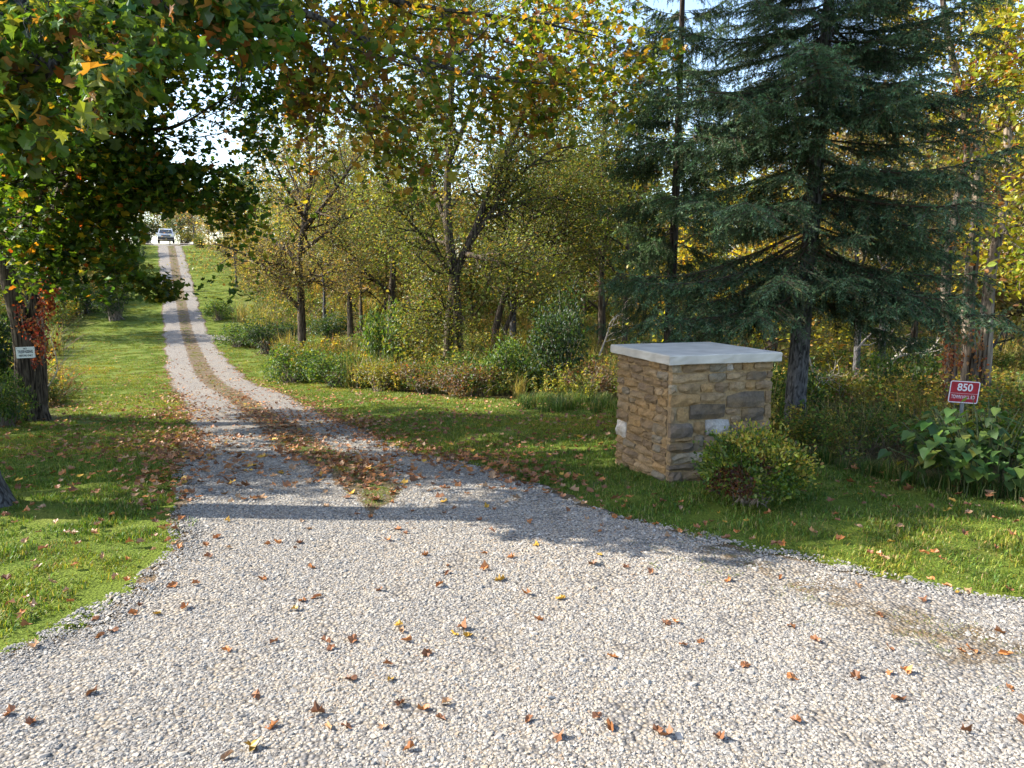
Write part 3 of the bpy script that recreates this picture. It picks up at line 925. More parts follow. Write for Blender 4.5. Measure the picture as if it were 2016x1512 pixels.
near_limbs = [[tr[7], (-3.3, 5.2, 2.75), at(150, 60, 5.0), at(215, 150, 4.9)],
              [tr[8], (-3.2, 5.6, 3.1), at(60, 60, 5.3), at(40, 200, 5.15)],
              [tr[8], (-3.1, 5.6, 3.2), at(260, -60, 5.6), at(360, 10, 5.7), at(470, 20, 5.8)]]
cfg_n = dict(levels=2, n=[9, 6], t0=[.35, .2], ang=[45, 45], len=[.55, .28], trop=-.10, wob=.2)
nt0 = len(T.twigs)
for lp in near_limbs:
    p_, r_ = T.limb(lp, .035, .006, 6)
    T.populate(p_, r_, 0, cfg_n)
all_tw = T.twigs
T.twigs = all_tw[:nt0]
def far_keep(P_):
    qx, qy, qz = to_px(P_)
    crowd = (qx > -20) & (qx < 2050) & (qy > -20)          # low twigs over the drive are thinly leaved
    thin = T.rng.uniform(size=len(P_)) < np.where(qx < 560, .05, .95)
    return (P_[:, 1] > 4.35) & (P_[:, 2] > 2.1) & (~crowd | (thin & (qy < 560)))
far_set = T.leaves(42000, .16, .068, MIXED_MAPLE, keep=far_keep)
def high_keep(P_):
    qx, qy, qz = to_px(P_)
    return (qy < -30) & (P_[:, 1] > 4.6) & (P_[:, 2] > 2.5)
high_set = T.leaves(15000, .2, .105, MIXED_MAPLE, keep=high_keep)
T.twigs = all_tw[nt0:]
near_set = T.leaves(3000, .07, .082, [((.06, .125, .018), 5), ((.10, .17, .025), 5), ((.2, .22, .03), 1.6), ((.36, .19, .04), 1.2), ((.3, .11, .03), .4)], droop=.75, keep=lambda P_: P_[:, 2] > 2.35)
T.twigs = all_tw
maple = thing('maple_tree', b, 'near maple at the left frame edge with large lobed leaves hanging over the drive', 'tree')
px, py, fz = to_px(near_set[0])
inside = (px > -30) & (px < 2040) & (py > -30) & (py < 1500)
order = np.argsort(np.where(inside, fz, 1e9))[:300]
rest = np.setdiff1d(np.arange(len(px)), order)
both = [np.concatenate([f_, h_, n_[rest]]) for f_, h_, n_ in zip(far_set, high_set, near_set)]
crown = finish(T, maple, M_BARK_GREY, both, T_MAPLE8)
leaf_shapes = []
for k_ in range(4):
    r = np.random.default_rng(60 + k_)
    V = T_MAPLE[0].copy(); V[:, 2] += .07 * r.normal(size=len(V)) + r.uniform(-.5, .9) * V[:, 0] ** 2 - r.uniform(0, .35) * V[:, 1] ** 2; V[:, :2] *= 1 + .05 * r.normal(size=(len(V), 2))
    leaf_shapes.append(mesh_from_arrays('leaf', V, T_MAPLE[1].reshape(-1), 3))
    leaf_shapes[-1].materials.append(M_LEAF_OBJ)
for q, i in enumerate(order):
    P_, X, Y, Z, s_, c_ = [a_[i] for a_ in near_set]
    o = link('leaf', leaf_shapes[q % 4], None, maple)
    Mx = Matrix(np.stack([X, Y, Z], 1).tolist()).to_4x4() @ Matrix.Scale(float(s_), 4)
    Mx.translation = Vector(P_ - b)
    o.matrix_local = Mx
    o.color = tuple(c_) + (1,)

# --- twin-trunked maple with the creeper and the white sign
def px_line(pts, Y):
    return [at(p[0], p[1], Y + (p[2] if len(p) > 2 else 0)) for p in pts]
YT = 13.6
T = Tree(102)
tb1, tb2 = at(48, 805, YT), at(72, 790, YT + .15)
tb1.z, tb2.z = Hs(tb1.x, tb1.y), Hs(tb2.x, tb2.y)
root_flare(T, tb1, .19, .5); root_flare(T, tb2, .17, .4)
t1, tr1 = T.limb([tb1] + px_line([(50, 720), (42, 650), (22, 570), (5, 490), (-10, 380), (-60, 200), (-40, 20), (-20, -120)], YT), .19, .05, 12)
t2, tr2 = T.limb([tb2] + px_line([(74, 720), (70, 650), (76, 580), (90, 510), (110, 420), (150, 270), (170, 100), (200, -60)], YT + .15), .165, .05, 12)
cfg = dict(levels=2, n=[13, 8], t0=[.2, .15], ang=[52, 48], len=[1.7, .75], trop=.03, wob=.18)
def over_drive(cp):
    qx, qy, qz = to_px(cp)
    return bool(((qx > 270) & (qx < 420) & (qy > 420) & (qy < 560)).any() or ((qx > 110) & (qy > 598)).any())
T.veto = over_drive
for lp in ([(90, 480), (130, 372, -.3), (170, 350, -.5), (232, 300, -.8), (290, 258, -1), (345, 250, -1.2), (420, 207, -1.3), (500, 150, -1.3)],
           [(85, 520), (60, 360, .3), (180, 345, 0), (260, 332, -.4), (340, 325, -.6), (440, 345, -.8)],
           [(120, 380), (200, 200, -1.0), (330, 110, -1.6), (470, 60, -2)],
           [(150, 250), (240, 60, .5), (380, -40, .6), (520, -60, .7)],
           [(10, 480), (60, 420, -1.0), (120, 300, -2.2), (150, 200, -3)],
           [(0, 420), (-60, 330, 1.2), (-140, 220, 2.6)],
           [(-40, 300), (40, 160, -1.6), (130, 60, -3.2)],
           [(85, 530), (110, 480, -.6), (200, 520, -1.0), (300, 566, -1.2), (335, 572, -1.2)],
           [(110, 400), (170, 390, -.5), (220, 420, -.9), (255, 430, -1)],
           [(160, 200), (120, 20, 1.5), (140, -140, 3)],
           [(-50, 180), (-120, -40, -1), (-180, -180, -1.5)],
           [(190, 0), (330, -160, -.5), (460, -240, -.7)]):
    lp3 = px_line(lp, YT)
    p_, r_ = T.limb(lp3, .055 if lp[-1][:2] != (335, 572) else .03, .006, 6)
    if lp[-1][:2] == (335, 572):
        sprig = p_[len(p_) // 4:]
    T.populate(p_, r_, 0, cfg)
b = np.array(tb1)
twin = thing('maple_tree', b, 'twin-trunked maple behind the white sign with red creeper climbing it', 'tree')
def low_ok(P_):
    qx, qy, qz = to_px(P_)
    wv = 12 * np.sin(qx / 11.0) + 12 * np.sin(qy / 13.0)
    gap = (qx + wv > 285) & (qx < 410) & (qy + wv > 425) & (qy < 548)
    gap2 = (qx > 330) & (qx < 480) & (qy > 215) & (qy < 322)
    low = (qy > 470 + 90 * np.sin(qx / 47.0) * .3 + 40) & (qx < 300) & (qx > 95) & (qy < 545)
    return (P_[:, 2] > np.where(P_[:, 0] > -7.9, .45, 1.35)) & ~gap & ~(gap2 & (T.rng.uniform(size=len(P_)) < .8)) & (qy < 596)
tw_set = T.leaves(46000, .22, .09, GREEN_MAPLE, keep=low_ok)
T.twigs = [sprig]
sp_set = T.leaves(800, .13, .085, [((.12, .17, .02), 4), ((.26, .24, .025), 3), ((.07, .12, .018), 3), ((.34, .2, .03), 1)], keep=lambda P_: to_px(P_)[1] < 592)
finish(T, twin, M_BARK, [np.concatenate(q_) for q_ in zip(tw_set, sp_set)], T_MAPLE8)

# --- maples off to the left whose shade lies across the lawn and the drive
def simple_tree(seed, h, r0, spread_r, levels_n=(9, 7, 5), trunk_h=.3, nleaf=9000, leafsize=.11, pal=YGREEN, template=T_QUAD, leaf_spread=.16, lean=(0, 0), forks=4, upright=.55, droop=.3, len_=(1.5, .7)):
    T = Tree(seed)
    r = T.rng
    b = np.zeros(3)
    top = np.array([lean[0], lean[1], h])
    th = h * trunk_h
    tp, trd = T.limb([b + [0, 0, -.2], b + [.0, 0, th * .5], top * trunk_h + [.03, .02, 0], top * (trunk_h + .3) + r.normal(size=3) * .12, top * .95], r0, r0 * .16, 9)
    root_flare(T, b, r0, .35)
    cfg = dict(levels=2, n=list(levels_n[1:]), t0=[.2, .15], ang=[48, 45], len=list(len_), trop=.05, wob=.17)
    for k in range(forks + levels_n[0]):
        f = trunk_h + (.9 - trunk_h) * (k / (forks + levels_n[0]))
        p = top * f + np.array([0, 0, 0])
        az = k * 2.4 + r.uniform(-.5, .5)
        reach = spread_r * (1 - ((f - trunk_h) / (1 - trunk_h)) ** 1.6) * r.uniform(.75, 1.1) + .3
        e = p + np.array([math.cos(az) * reach, math.sin(az) * reach, reach * upright * r.uniform(.5, 1.2)])
        mdp = (p + e) / 2 + np.array([0, 0, .12 * reach]) + r.normal(size=3) * .1
        u = f * (len(tp) - 1)
        p_, r_ = T.limb([p, mdp, e], max(r0 * .42 * (1 - f) + .012, .014), .008, 6)
        T.populate(p_, r_, 0, cfg)
    L_ = T.leaves(nleaf, leaf_spread, leafsize, pal, droop=droop)
    tm = T.mb.mesh('trunk', True)
    cm = leaf_mesh('crown', *L_, template)
    return tm, cm

def plant_tree(name, meshes, loc, label, bark, group=None, scale=1.0, rz=0.0, cat='tree', leafmat=M_LEAF, sz=None):
    t = thing(name, loc, label, cat, group, rz)
    t.scale = (scale, scale, sz or scale)
    link('trunk', meshes[0], bark, t)
    link('crown', meshes[1], leafmat, t)
    return t

MM = simple_tree(201, 10.5, .22, 4.0, (10, 9, 7), .24, 9500, .17, GREEN_MAPLE, T_QUAD, .22)
EV = simple_tree(202, 9.0, .22, 2.8, (14, 8, 6), .12, 12000, .13, DARKGREEN, T_QUAD, .2, upright=.2)
plant_tree('maple_tree', MM, (-12.6, 8.4, Hs(-12.6, 8.4) - .1), 'green maple left of the lawn, its shade falling over leaf-strewn grass', M_BARK, None, .78, .4)
plant_tree('maple_tree', MM, (-9.7, 8.1, Hs(-9.7, 8.1) - .1), 'third green maple left of the lawn, nearest to the drive', M_BARK, None, .70, 4.1)
plant_tree('maple_tree', MM, (-15.2, 12.2, Hs(-15.2, 12.2) - .1), 'second green maple left of the lawn, beyond the first', M_BARK, None, .72, 2.4)
for k, ((x, y), sc_, lab) in enumerate([((-36.5, 57), .95, 'dark dense tree midway up the left side of the hill lawn'),
                                        ((-40.0, 66), .95, 'dark dense tree high on the left side of the hill lawn'), ((-44.6, 78), .9, 'dark dense tree by the top of the drive, left side'),
                                        ((-51.5, 99), 1.15, 'dark dense tree behind the hilltop road, left of the silver car'), ((-45.3, 106), .8, 'dark dense tree directly behind the silver car')]):
    plant_tree('dense_tree', EV, (x, y, Hs(x, y) - .1), lab, M_BARK_DARK, None, sc_, k * 1.3)

# --- the three open trees on the lawn edge, limb by limb
def limb_tree(seed, base_px, Y, trunks, limbs, r0, cfg, leaf, label, bark=M_BARK, rl=.1, cat='tree'):
    T = Tree(seed)
    bz = at(base_px[0], base_px[1], Y); bz.z = Hs(bz.x, bz.y)
    for j, tpts in enumerate(trunks):
        pts = px_line(tpts, Y)
        pts[0].z = Hs(pts[0].x, pts[0].y) - .1
        rr = r0 * (1 if j == 0 else .85)
        root_flare(T, pts[0] + Vector((0, 0, .1)), rr, .3)
        p_, r_ = T.limb(pts, rr, rr * .2, 9)
        T.populate(p_[len(p_) // 2:], r_[len(p_) // 2:], 0, cfg)
    for lp in limbs:
        w = lp[0] if not isinstance(lp[0], tuple) else None
        pts = px_line(lp[1:] if w is not None else lp, Y)
        p_, r_ = T.limb(pts, (w or .55) * r0, .015, 6)
        T.populate(p_, r_, 0, cfg)
    n_, sp, sz, pal = leaf
    t = thing('open_tree', bz, label, cat)
    finish(T, t, bark, T.leaves(n_, sp, sz, pal), T_QUAD)
    return t

cA = dict(levels=2, n=[13, 9], t0=[.18, .1], ang=[50, 45], len=[1.9, .9], trop=.03, wob=.2)
YA = 30.0
limb_tree(301, (595, 705), YA, [[(595, 712), (594, 640), (592, 580), (590, 500), (600, 430), (612, 350), (600, 270)]],
          [[.6, (592, 610), (560, 575, -.3), (530, 535, -.6), (470, 495, -1.2), (420, 480, -1.6)],
           [.55, (590, 520), (560, 490, .2), (510, 465, .5), (460, 440, .8), (400, 400, 1), (350, 385, 1)],
           [.5, (597, 450), (640, 400, -.4), (690, 330, -.8), (720, 290, -1)],
           [.5, (590, 500), (640, 460, .6), (700, 420, 1), (760, 400, 1.4)],
           [.4, (600, 430), (570, 380, -1), (540, 320, -2), (520, 270, -2)],
           [.4, (598, 440), (585, 370, 1), (560, 290, 2), (545, 230, 2)],
           [.4, (592, 560), (640, 540, -1), (690, 530, -2)],
           [.4, (592, 545), (550, 520, -1), (510, 520, -2.5)]],
          .19, cA, (25000, .26, .075, BROWN_TREE), 'bare-looking brownish tree with low left limb on the lawn edge by the drive')
YB = 25.0
limb_tree(302, (897, 735), YB,
          [[(903, 740), (900, 660), (897, 600), (893, 540), (884, 470), (880, 400), (884, 300), (888, 200), (890, 90), (880, -40), (870, -140)],
           [(882, 738), (884, 660), (888, 600), (896, 545), (918, 490), (940, 440), (965, 370), (1000, 300), (1030, 220), (1060, 120), (1080, 10)]],
          [[.5, (930, 470), (960, 430), (1000, 370), (1080, 300), (1160, 285)],
           [.5, (915, 500), (960, 510, -1), (1000, 525, -1.5), (1060, 545, -2)],
           [.45, (893, 550), (860, 500, -.5), (810, 440, -1.2), (770, 400, -1.6)],
           [.45, (882, 450), (850, 360, .6), (820, 260, 1.2), (800, 160, 1.6)],
           [.45, (884, 320), (920, 230, -1), (950, 120, -1.5), (960, 20, -2)],
           [.45, (990, 320), (1060, 250, 1), (1130, 150, 1.5), (1170, 50, 2)],
           [.4, (886, 250), (840, 150, -1), (790, 60, -1.8), (760, -30, -2)],
           [.4, (890, 100), (930, 0, 1), (980, -90, 1.6)],
           [.4, (950, 410), (1010, 400, 1.5), (1090, 390, 2.4), (1150, 410, 3)],
           [.4, (885, 480), (840, 470, 1.5), (780, 470, 2.5), (730, 460, 3)],
           [.35, (900, 600), (870, 610, -1), (830, 640, -1.6)]],
          .22, dict(levels=2, n=[13, 9], t0=[.15, .1], ang=[50, 45], len=[1.7, .8], trop=.04, wob=.2),
          (66000, .34, .078, YGREEN), 'tall yellow-green tree with V-shaped twin stems in the middle of the brush')
YC = 33.0
limb_tree(303, (770, 690), YC, [[(768, 700), (770, 640), (772, 570), (776, 490), (770, 420), (760, 330), (750, 240)]],
          [[.6, (774, 520), (800, 450), (840, 370), (860, 280)],
           [.5, (772, 580), (730, 545, -.5), (690, 500, -1), (650, 480, -1.4)],
           [.5, (775, 480), (740, 420, .6), (690, 370, 1.2), (640, 340, 1.6)],
           [.5, (770, 440), (810, 400, -1), (850, 390, -1.6)],
           [.4, (765, 370), (800, 280, 1), (830, 190, 1.4)],
           [.4, (760, 330), (720, 250, -1), (690, 170, -1.6)]],
          .2, cA, (23000, .3, .08, [(c_, w_) for c_, w_ in YGREEN] + [((.19, .15, .07), 4)]), 'slender tree with pale brown-green leaves between the two open trees')
YD = 27.5
limb_tree(304, (972, 700), YD, [[(968, 712), (975, 660), (985, 610), (1000, 560), (1015, 510), (1035, 450), (1060, 380), (1080, 300)],
                                [(978, 710), (992, 660), (1010, 610), (1020, 580)]],
          [[.6, (1005, 545), (1050, 500), (1100, 460), (1150, 420)],
           [.5, (1015, 510), (990, 440, -1), (970, 380, -1.5)],
           [.5, (1040, 440), (1090, 400, 1), (1140, 340, 1.5)],
           [.5, (1000, 560), (1050, 540, 1), (1110, 520, 1.5), (1160, 500, 2)]],
          .15, cA, (21000, .3, .078, YGREEN), 'leaning tree with a forked stem right of the tall yellow-green tree')

# small trunks seen in the shade of the middle ground
TB = simple_tree(205, 7.5, .12, 2.2, (9, 7, 6), .34, 5500, .12, BROWN_TREE, T_QUAD, .2)
TG = simple_tree(206, 8.5, .13, 2.5, (9, 8, 6), .3, 7500, .12, YGREEN, T_QUAD, .2)
TY = simple_tree(207, 4.2, .07, 1.7, (8, 7, 6), .14, 5200, .10, YELLOW, T_QUAD, .16)
for (px_, Y, ms, nm, lab, sc_, sq) in (
        (640, 47, TB, 'slim_tree', 'slim brown tree behind the low limb of the brownish tree', 1.0, .4),
        (712, 44, TG, 'slim_tree', 'slim green tree beyond the small glade', .95, 1.1),
        (470, 62, TB, 'slim_tree', 'brown-leaved tree on the right slope of the hill lawn', .8, 2.1),
        (392, 90, TB, 'slim_tree', 'brown-leaved tree overhanging the silver car at the hilltop', .85, 1.2),
        (560, 55, TG, 'slim_tree', 'green tree on the slope behind the brownish tree', .9, 3.3),
        (1120, 36, TG, 'slim_tree', 'green tree behind the leaning tree at the dark shrub', 1.0, 4.4),
        (1185, 33, TG, 'tall_tree', 'tall green tree rising behind the gap left of the far spruce', 1.55, 2.2),
        (690, 39, TG, 'tall_tree', 'tall green tree rising behind the slender brown-green tree', 1.4, 3.6),
        (1010, 37, TB, 'tall_tree', 'tall brownish tree behind the V-shaped tree', 1.6, 1.7),
        (830, 41, TB, 'slim_tree', 'brownish tree deep in the brush left of the V-shaped tree', 1.05, 5.2),
        (1230, 30, TG, 'slim_tree', 'yellow-green tree standing beyond the far spruce', 1.15, 0.7),
        (1690, 16.5, TB, 'slim_tree', 'thin pale-stemmed tree in the brush behind the grey spruce trunk', .8, 1.4),
        (1738, 18.5, TB, 'slim_tree', 'thin dark-stemmed tree beside the fallen dead branch', .95, 2.9),
        (1460, 20.0, TY, 'yellow_tree', 'small golden-leaved tree glowing behind the stone pillar', 1.2, 0.2),
        (1530, 23.0, TY, 'yellow_tree', 'bright yellow tree behind the spruce, higher than the golden one', 1.75, 1.9),
        (1800, 22.0, TG, 'slim_tree', 'green tree behind the fallen dead branch', 1.0, 3.9)):
    x = (px_ - CX) / F_PX * Y
    plant_tree(nm, ms, (x, Y, Hs(x, Y) - .05), lab, M_BARK if ms is not TB else M_BARK_GREY, None, sc_, sq)

# the many-stemmed tree at the right with peeling bark, and its yellow-green crown
T = Tree(401)
YR = 11.5
for tp_, r0_ in (([(1872, 800), (1872, 740), (1868, 660), (1862, 560), (1880, 420), (1905, 300), (1895, 200), (1870, 90), (1850, -40)], .10),
                 ([(1905, 800, .2), (1908, 720, .2), (1905, 620, .2), (1915, 500, .2), (1925, 400, .2), (1918, 250, .2), (1950, 120, .2), (1975, 0, .2), (1990, -110, .2)], .12),
                 ([(1936, 800, -.1), (1938, 720, -.1), (1942, 640, -.1), (1950, 540, 0), (1968, 440, .1), (1985, 300, .3), (1975, 150, .4), (1985, 40, .4), (2000, -100, .4)], .11)):
    pts = px_line(tp_, YR); pts[0].z = Hs(pts[0].x, pts[0].y) - .1
    p_, r_ = T.limb(pts, r0_, .035, 10)
    T.populate(p_[len(p_) * 3 // 5:], r_[len(p_) * 3 // 5:], 0, dict(levels=2, n=[8, 7], t0=[.1, .1], ang=[55, 45], len=[1.0, .5], trop=.02))
cR = dict(levels=2, n=[10, 7], t0=[.25, .1], ang=[50, 45], len=[.9, .45], trop=.0, wob=.18)
for lp in ([(1895, 210), (1930, 120, -.4), (1990, 40, -.8)], [(1918, 260), (1960, 260, -.6), (2020, 220, -1)], [(1985, 300), (2020, 330, -.8), (2060, 360, -1.2)],
           [(1870, 100), (1830, 60, .3), (1790, 20, .6)], [(1968, 440), (1990, 470, -.6), (2030, 520, -1)], [(1990, 480), (1985, 500, .8), (1960, 520, 1.6)], [(1975, 100), (2030, 120, .4), (2090, 160, .6)]):
    p_, r_ = T.limb(px_line(lp, YR), .035, .008, 6)
    T.populate(p_, r_, 0, cR)
b = at(1905, 800, YR); b.z = Hs(b.x, b.y)
rt = thing('many_stemmed_tree', b, 'many-stemmed tree with peeling bark and yellow-green crown behind the red sign', 'tree')
finish(T, rt, M_BARK_PALE, T.leaves(8500, .12, .085, [((.26, .30, .03), 4), ((.36, .34, .035), 3), ((.48, .38, .035), 2.2), ((.36, .16, .045), 1.1)]), T_OVAL)

# ------------------------------------------------------------------ spruces
def bough_mesh(seed, L_=1.9, dens=1.0, droop=.25, pal=None, needle=.022, hang=.5, nw=.31, bare=.0):
    r = np.random.default_rng(seed)
    mb = MB()
    t = np.linspace(0, 1, 9)
    z = -droop * np.sin(t * PI * .62) + .10 * t ** 3
    ax = np.stack([t * L_, .09 * np.sin(t * 4 + r.uniform(0, 6)) * t * L_, z * L_ * .5 * r.uniform(.6, 1.3)], 1)
    mb.tube(ax, np.linspace(.016, .003, 9), 5, col=(.07, .05, .035), cap=False)
    B, D, Wt = [], [], []           # needle shoots: base, tip
    shoots = []; pos = []
    ns = int(42 * dens)
    for k in range(26):                       # the main axis carries needles too
        t1_ = .22 + bare + .78 * k / 26
        pa, pb = [np.array([np.interp(min(q_, 1), t, ax[:, j]) for j in range(3)]) for q_ in (t1_, t1_ + .04)]
        for _ in range(2):
            shoots.append((pa, pb + np.array([0, .05 * r.normal(), .015 + .03 * r.normal()]))); pos.append(t1_)
    for k in range(ns):
        tt = .16 + bare + (.84 - bare) * (k + r.uniform(-.3, .3)) / ns
        tt = min(max(tt, .05), 1)
        p = np.array([np.interp(tt, t, ax[:, j]) for j in range(3)])
        sgn = 1 if k % 2 else -1
        if r.uniform() < .16: continue
        sl_ = L_ * .36 * (1 - .70 * tt) * r.uniform(.45, 1.25) * min(1, (tt - bare) * 3.2 + .25) + .06
        d = unit(np.array([r.uniform(.4, 1.1), sgn * r.uniform(.45, 1.1), r.uniform(-.25, .15) - hang * .6 * r.uniform()]))
        e = p + d * sl_ + np.array([0, 0, -hang * .4 * sl_])
        m_ = (p + e) / 2 + np.array([0, 0, .05 * sl_])
        mb.tube(np.array([p, m_, e]), [.006, .004, .002], 3, col=(.08, .055, .04), cap=False)
        shoots.append((m_, e)); shoots.append((p, m_)); pos += [tt + .1, tt]
        nt_ = max(3, int(sl_ / .056))
        for j in range(nt_):
            f = (j + .5) / nt_
            q = (1 - f) ** 2 * p + 2 * f * (1 - f) * m_ + f * f * e
            for s2 in (1, -1):
                l3 = r.uniform(.06, .14) * (1.15 - .5 * f)
                side = unit(np.cross(d, np.array([0, 0, 1.0])))
                dd = unit(d * .7 + side * s2 * r.uniform(.3, .9) + np.array([0, 0, -hang * r.uniform(.2, 1.2)]))
                shoots.append((q, q + dd * l3)); pos.append(.55 * tt + .45 * f)
            if r.uniform() < hang * .55:
                l3 = r.uniform(.10, .26)
                dd = unit(np.array([.12 * r.normal(), .12 * r.normal(), -1]))
                shoots.append((q, q + dd * l3)); pos.append(.3 * tt)
    SB = np.array([s_[0] for s_ in shoots]); SE = np.array([s_[1] for s_ in shoots])
    ln = np.linalg.norm(SE - SB, axis=1)
    cnt = np.maximum(7, (ln / .0042).astype(int))
    k = np.repeat(np.arange(len(SB)), cnt)
    n = len(k)
    f = r.uniform(0, 1.03, n)[:, None]
    P_ = SB[k] * (1 - f) + SE[k] * f
    sd = unit(SE - SB)[k]
    rad = unit(np.cross(sd, r.normal(size=(n, 3))))
    nd = unit(sd * .7 + rad * .95)
    X, Y, Z = frames(nd, unit(r.normal(size=(n, 3))))
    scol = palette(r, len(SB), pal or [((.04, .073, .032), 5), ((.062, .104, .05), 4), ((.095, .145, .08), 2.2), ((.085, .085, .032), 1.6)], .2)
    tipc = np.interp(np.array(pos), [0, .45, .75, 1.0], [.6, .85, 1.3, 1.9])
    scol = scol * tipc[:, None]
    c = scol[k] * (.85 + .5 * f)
    V, Fi, kk = leaf_arrays(P_, X, Y, Z, needle * r.uniform(.75, 1.2, n), (T_TRI[0] * np.array([nw / .24, 1, 1]), T_TRI[1]))
    fi = np.concatenate([np.array([q[0], q[1], q[2], q[0], q[2], q[3]]) for q in mb.f])
    return mesh_from_arrays('bough', np.concatenate([np.concatenate(mb.v), V]), np.concatenate([fi, Fi + mb.n]), 3, np.concatenate([np.concatenate(mb.c), np.repeat(c, kk, axis=0)]))

def spruce(seed, base, h, r0, label, boughs, radius, z0, step, per, trunk_pts, bark, pitch=(-8, -2), rank=None):
    r = np.random.default_rng(seed)
    t = thing('spruce_tree', base, label, 'tree')
    mb = MB()
    tp = np.array(trunk_pts, float)
    hh = tp[:, 2]
    mb.tube(np.concatenate([tp[:1] + [[0, 0, -.25]], tp]), np.concatenate([[r0 * 1.5, r0 * 1.25], np.interp(hh[1:], [0, .4, h], [r0 * 1.25, r0, .015])]), 12, rough=.03, rng=r)
    mb.build('trunk', bark, t, True)
    z = z0; k = 0
    while z < h - .3:
        f = (z - z0) / (h - z0)
        n = per if f < .7 else per - 1
        for j in range(n):
            az = k * .9 + j * 2 * PI / n + r.uniform(-.35, .35)
            rl = radius(f, az) * r.uniform(.55, 1.15)
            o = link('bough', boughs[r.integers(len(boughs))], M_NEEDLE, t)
            zz = z + r.uniform(-.1, .1)
            c = [np.interp(zz, hh, tp[:, i]) for i in range(2)]
            o.location = (c[0], c[1], zz)
            pit = R(np.interp(f, [0, .5, 1], [pitch[0], pitch[1], -28]) + r.uniform(-11, 11))
            o.rotation_euler = (r.uniform(-.18, .18), -pit if False else pit * -1 * -1, az)
            o.scale = (rl / 1.9,) * 3
            k += 1
        z += step * (1 - .35 * f)
    return t

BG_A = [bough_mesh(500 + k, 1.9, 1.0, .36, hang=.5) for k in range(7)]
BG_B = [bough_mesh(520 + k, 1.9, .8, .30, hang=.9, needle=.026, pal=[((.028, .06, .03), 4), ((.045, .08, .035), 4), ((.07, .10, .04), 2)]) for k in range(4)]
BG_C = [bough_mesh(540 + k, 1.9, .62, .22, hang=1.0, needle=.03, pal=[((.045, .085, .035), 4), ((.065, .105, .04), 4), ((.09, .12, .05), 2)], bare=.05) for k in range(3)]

s1 = ground(1566, 872)
tp = [at(px_, py_, s1.y + dy) for px_, py_, dy in ((1566, 872, 0), (1566, 780, 0), (1578, 640, .02), (1592, 520, .03), (1603, 380, .04), (1615, 230, .05), (1626, 80, .06))]
tpl = [(p - s1) for p in tp]
tpl[0] = Vector((0, 0, 0))
dz = (tpl[-1] - tpl[-2]) / (tpl[-1].z - tpl[-2].z)
tpl.append(tpl[-1] + dz * 3.6)
def rad1(f, az):
    return float((1 - .14 * max(0, math.cos(az)) * (f > .25)) * np.interp(f, [0, .18, .45, .75, 1], [1.9, 2.05, 1.75, 1.0, .3]))
spruce(601, s1, tpl[-1].z, .115, 'big dark blue-green spruce with grey trunk right of the stone pillar', BG_A, rad1, 1.75, .18, 6, [tuple(p) for p in tpl], M_BARK_GREY, (6, -4))

s2 = at(1316, 705, 11.6); s2.z = Hs(s2.x, s2.y)
tp = [at(px_, py_, 11.6) for px_, py_ in ((1316, 680), (1318, 620), (1326, 480), (1334, 300), (1340, 120), (1344, -20))]
tpl = [(p - s2) for p in tp]
tpl = [Vector((tpl[0].x, 0, 0))] + tpl
dz = (tpl[-1] - tpl[-2]) / (tpl[-1].z - tpl[-2].z)
tpl.append(tpl[-1] + dz * 2.6)
def rad2(f, az):
    return float(np.interp(f, [0, .15, .5, 1], [1.35, 1.2, 1.15, .25]))
spruce(602, s2, tpl[-1].z, .085, 'thinner lighter spruce standing behind the stone pillar', BG_B[:1] + BG_C, rad2, 1.25, .30, 5, [tuple(p) for p in tpl], M_BARK_DARK, (8, -2))

# ------------------------------------------------------------------ stone pillar
m, nt, out = new_mat('stone')
L = nt.links
oi = N(nt, 'ShaderNodeObjectInfo')
tc = N(nt, 'ShaderNodeTexCoord')
n1 = N(nt, 'ShaderNodeTexNoise', i_Scale=14.0, i_Detail=8.0, i_Roughness=.68)
n2 = N(nt, 'ShaderNodeTexNoise', i_Scale=60.0, i_Detail=5.0, i_Roughness=.7)
n3 = N(nt, 'ShaderNodeTexNoise', i_Scale=4.5, i_Detail=4.0)
ad = N(nt, 'ShaderNodeVectorMath', operation='ADD')
rr_ = N(nt, 'ShaderNodeCombineXYZ')
L.new(oi.outputs['Random'], rr_.inputs[0]); L.new(oi.outputs['Random'], rr_.inputs[1])
sc_n = N(nt, 'ShaderNodeVectorMath', operation='SCALE'); sc_n.inputs['Scale'].default_value = 17.0
L.new(rr_.outputs[0], sc_n.inputs[0]); L.new(tc.outputs['Object'], ad.inputs[0]); L.new(sc_n.outputs[0], ad.inputs[1])
for n_ in (n1, n2, n3):
    L.new(ad.outputs[0], n_.inputs['Vector'])
ra = ramp(nt, [(.25, (.5, .48, .46)), (.5, (.95, .95, .95)), (.75, (1.35, 1.3, 1.22))]); L.new(n1.outputs[0], ra.inputs[0])
rb = ramp(nt, [(.3, (.7, .7, .7)), (.7, (1.18, 1.18, 1.18))]); L.new(n2.outputs[0], rb.inputs[0])
rc = ramp(nt, [(.42, (0, 0, 0)), (.66, (.65, .65, .65))]); L.new(n3.outputs[0], rc.inputs[0])
c = mixc(nt, rc.outputs[0], oi.outputs['Color'], (.235, .15, .07))
c = mixc(nt, 1.0, c, ra.outputs[0], 'MULTIPLY')
c = mixc(nt, 1.0, c, rb.outputs[0], 'MULTIPLY')
bs = N(nt, 'ShaderNodeBsdfPrincipled', i_Roughness=.88); bs.inputs['Specular IOR Level'].default_value = .25
L.new(c, bs.inputs['Base Color'])
bp = N(nt, 'ShaderNodeBump', i_Strength=.75, i_Distance=.012)
L.new(n1.outputs[0], bp.inputs['Height'])
bp2 = N(nt, 'ShaderNodeBump', i_Strength=.4, i_Distance=.004)
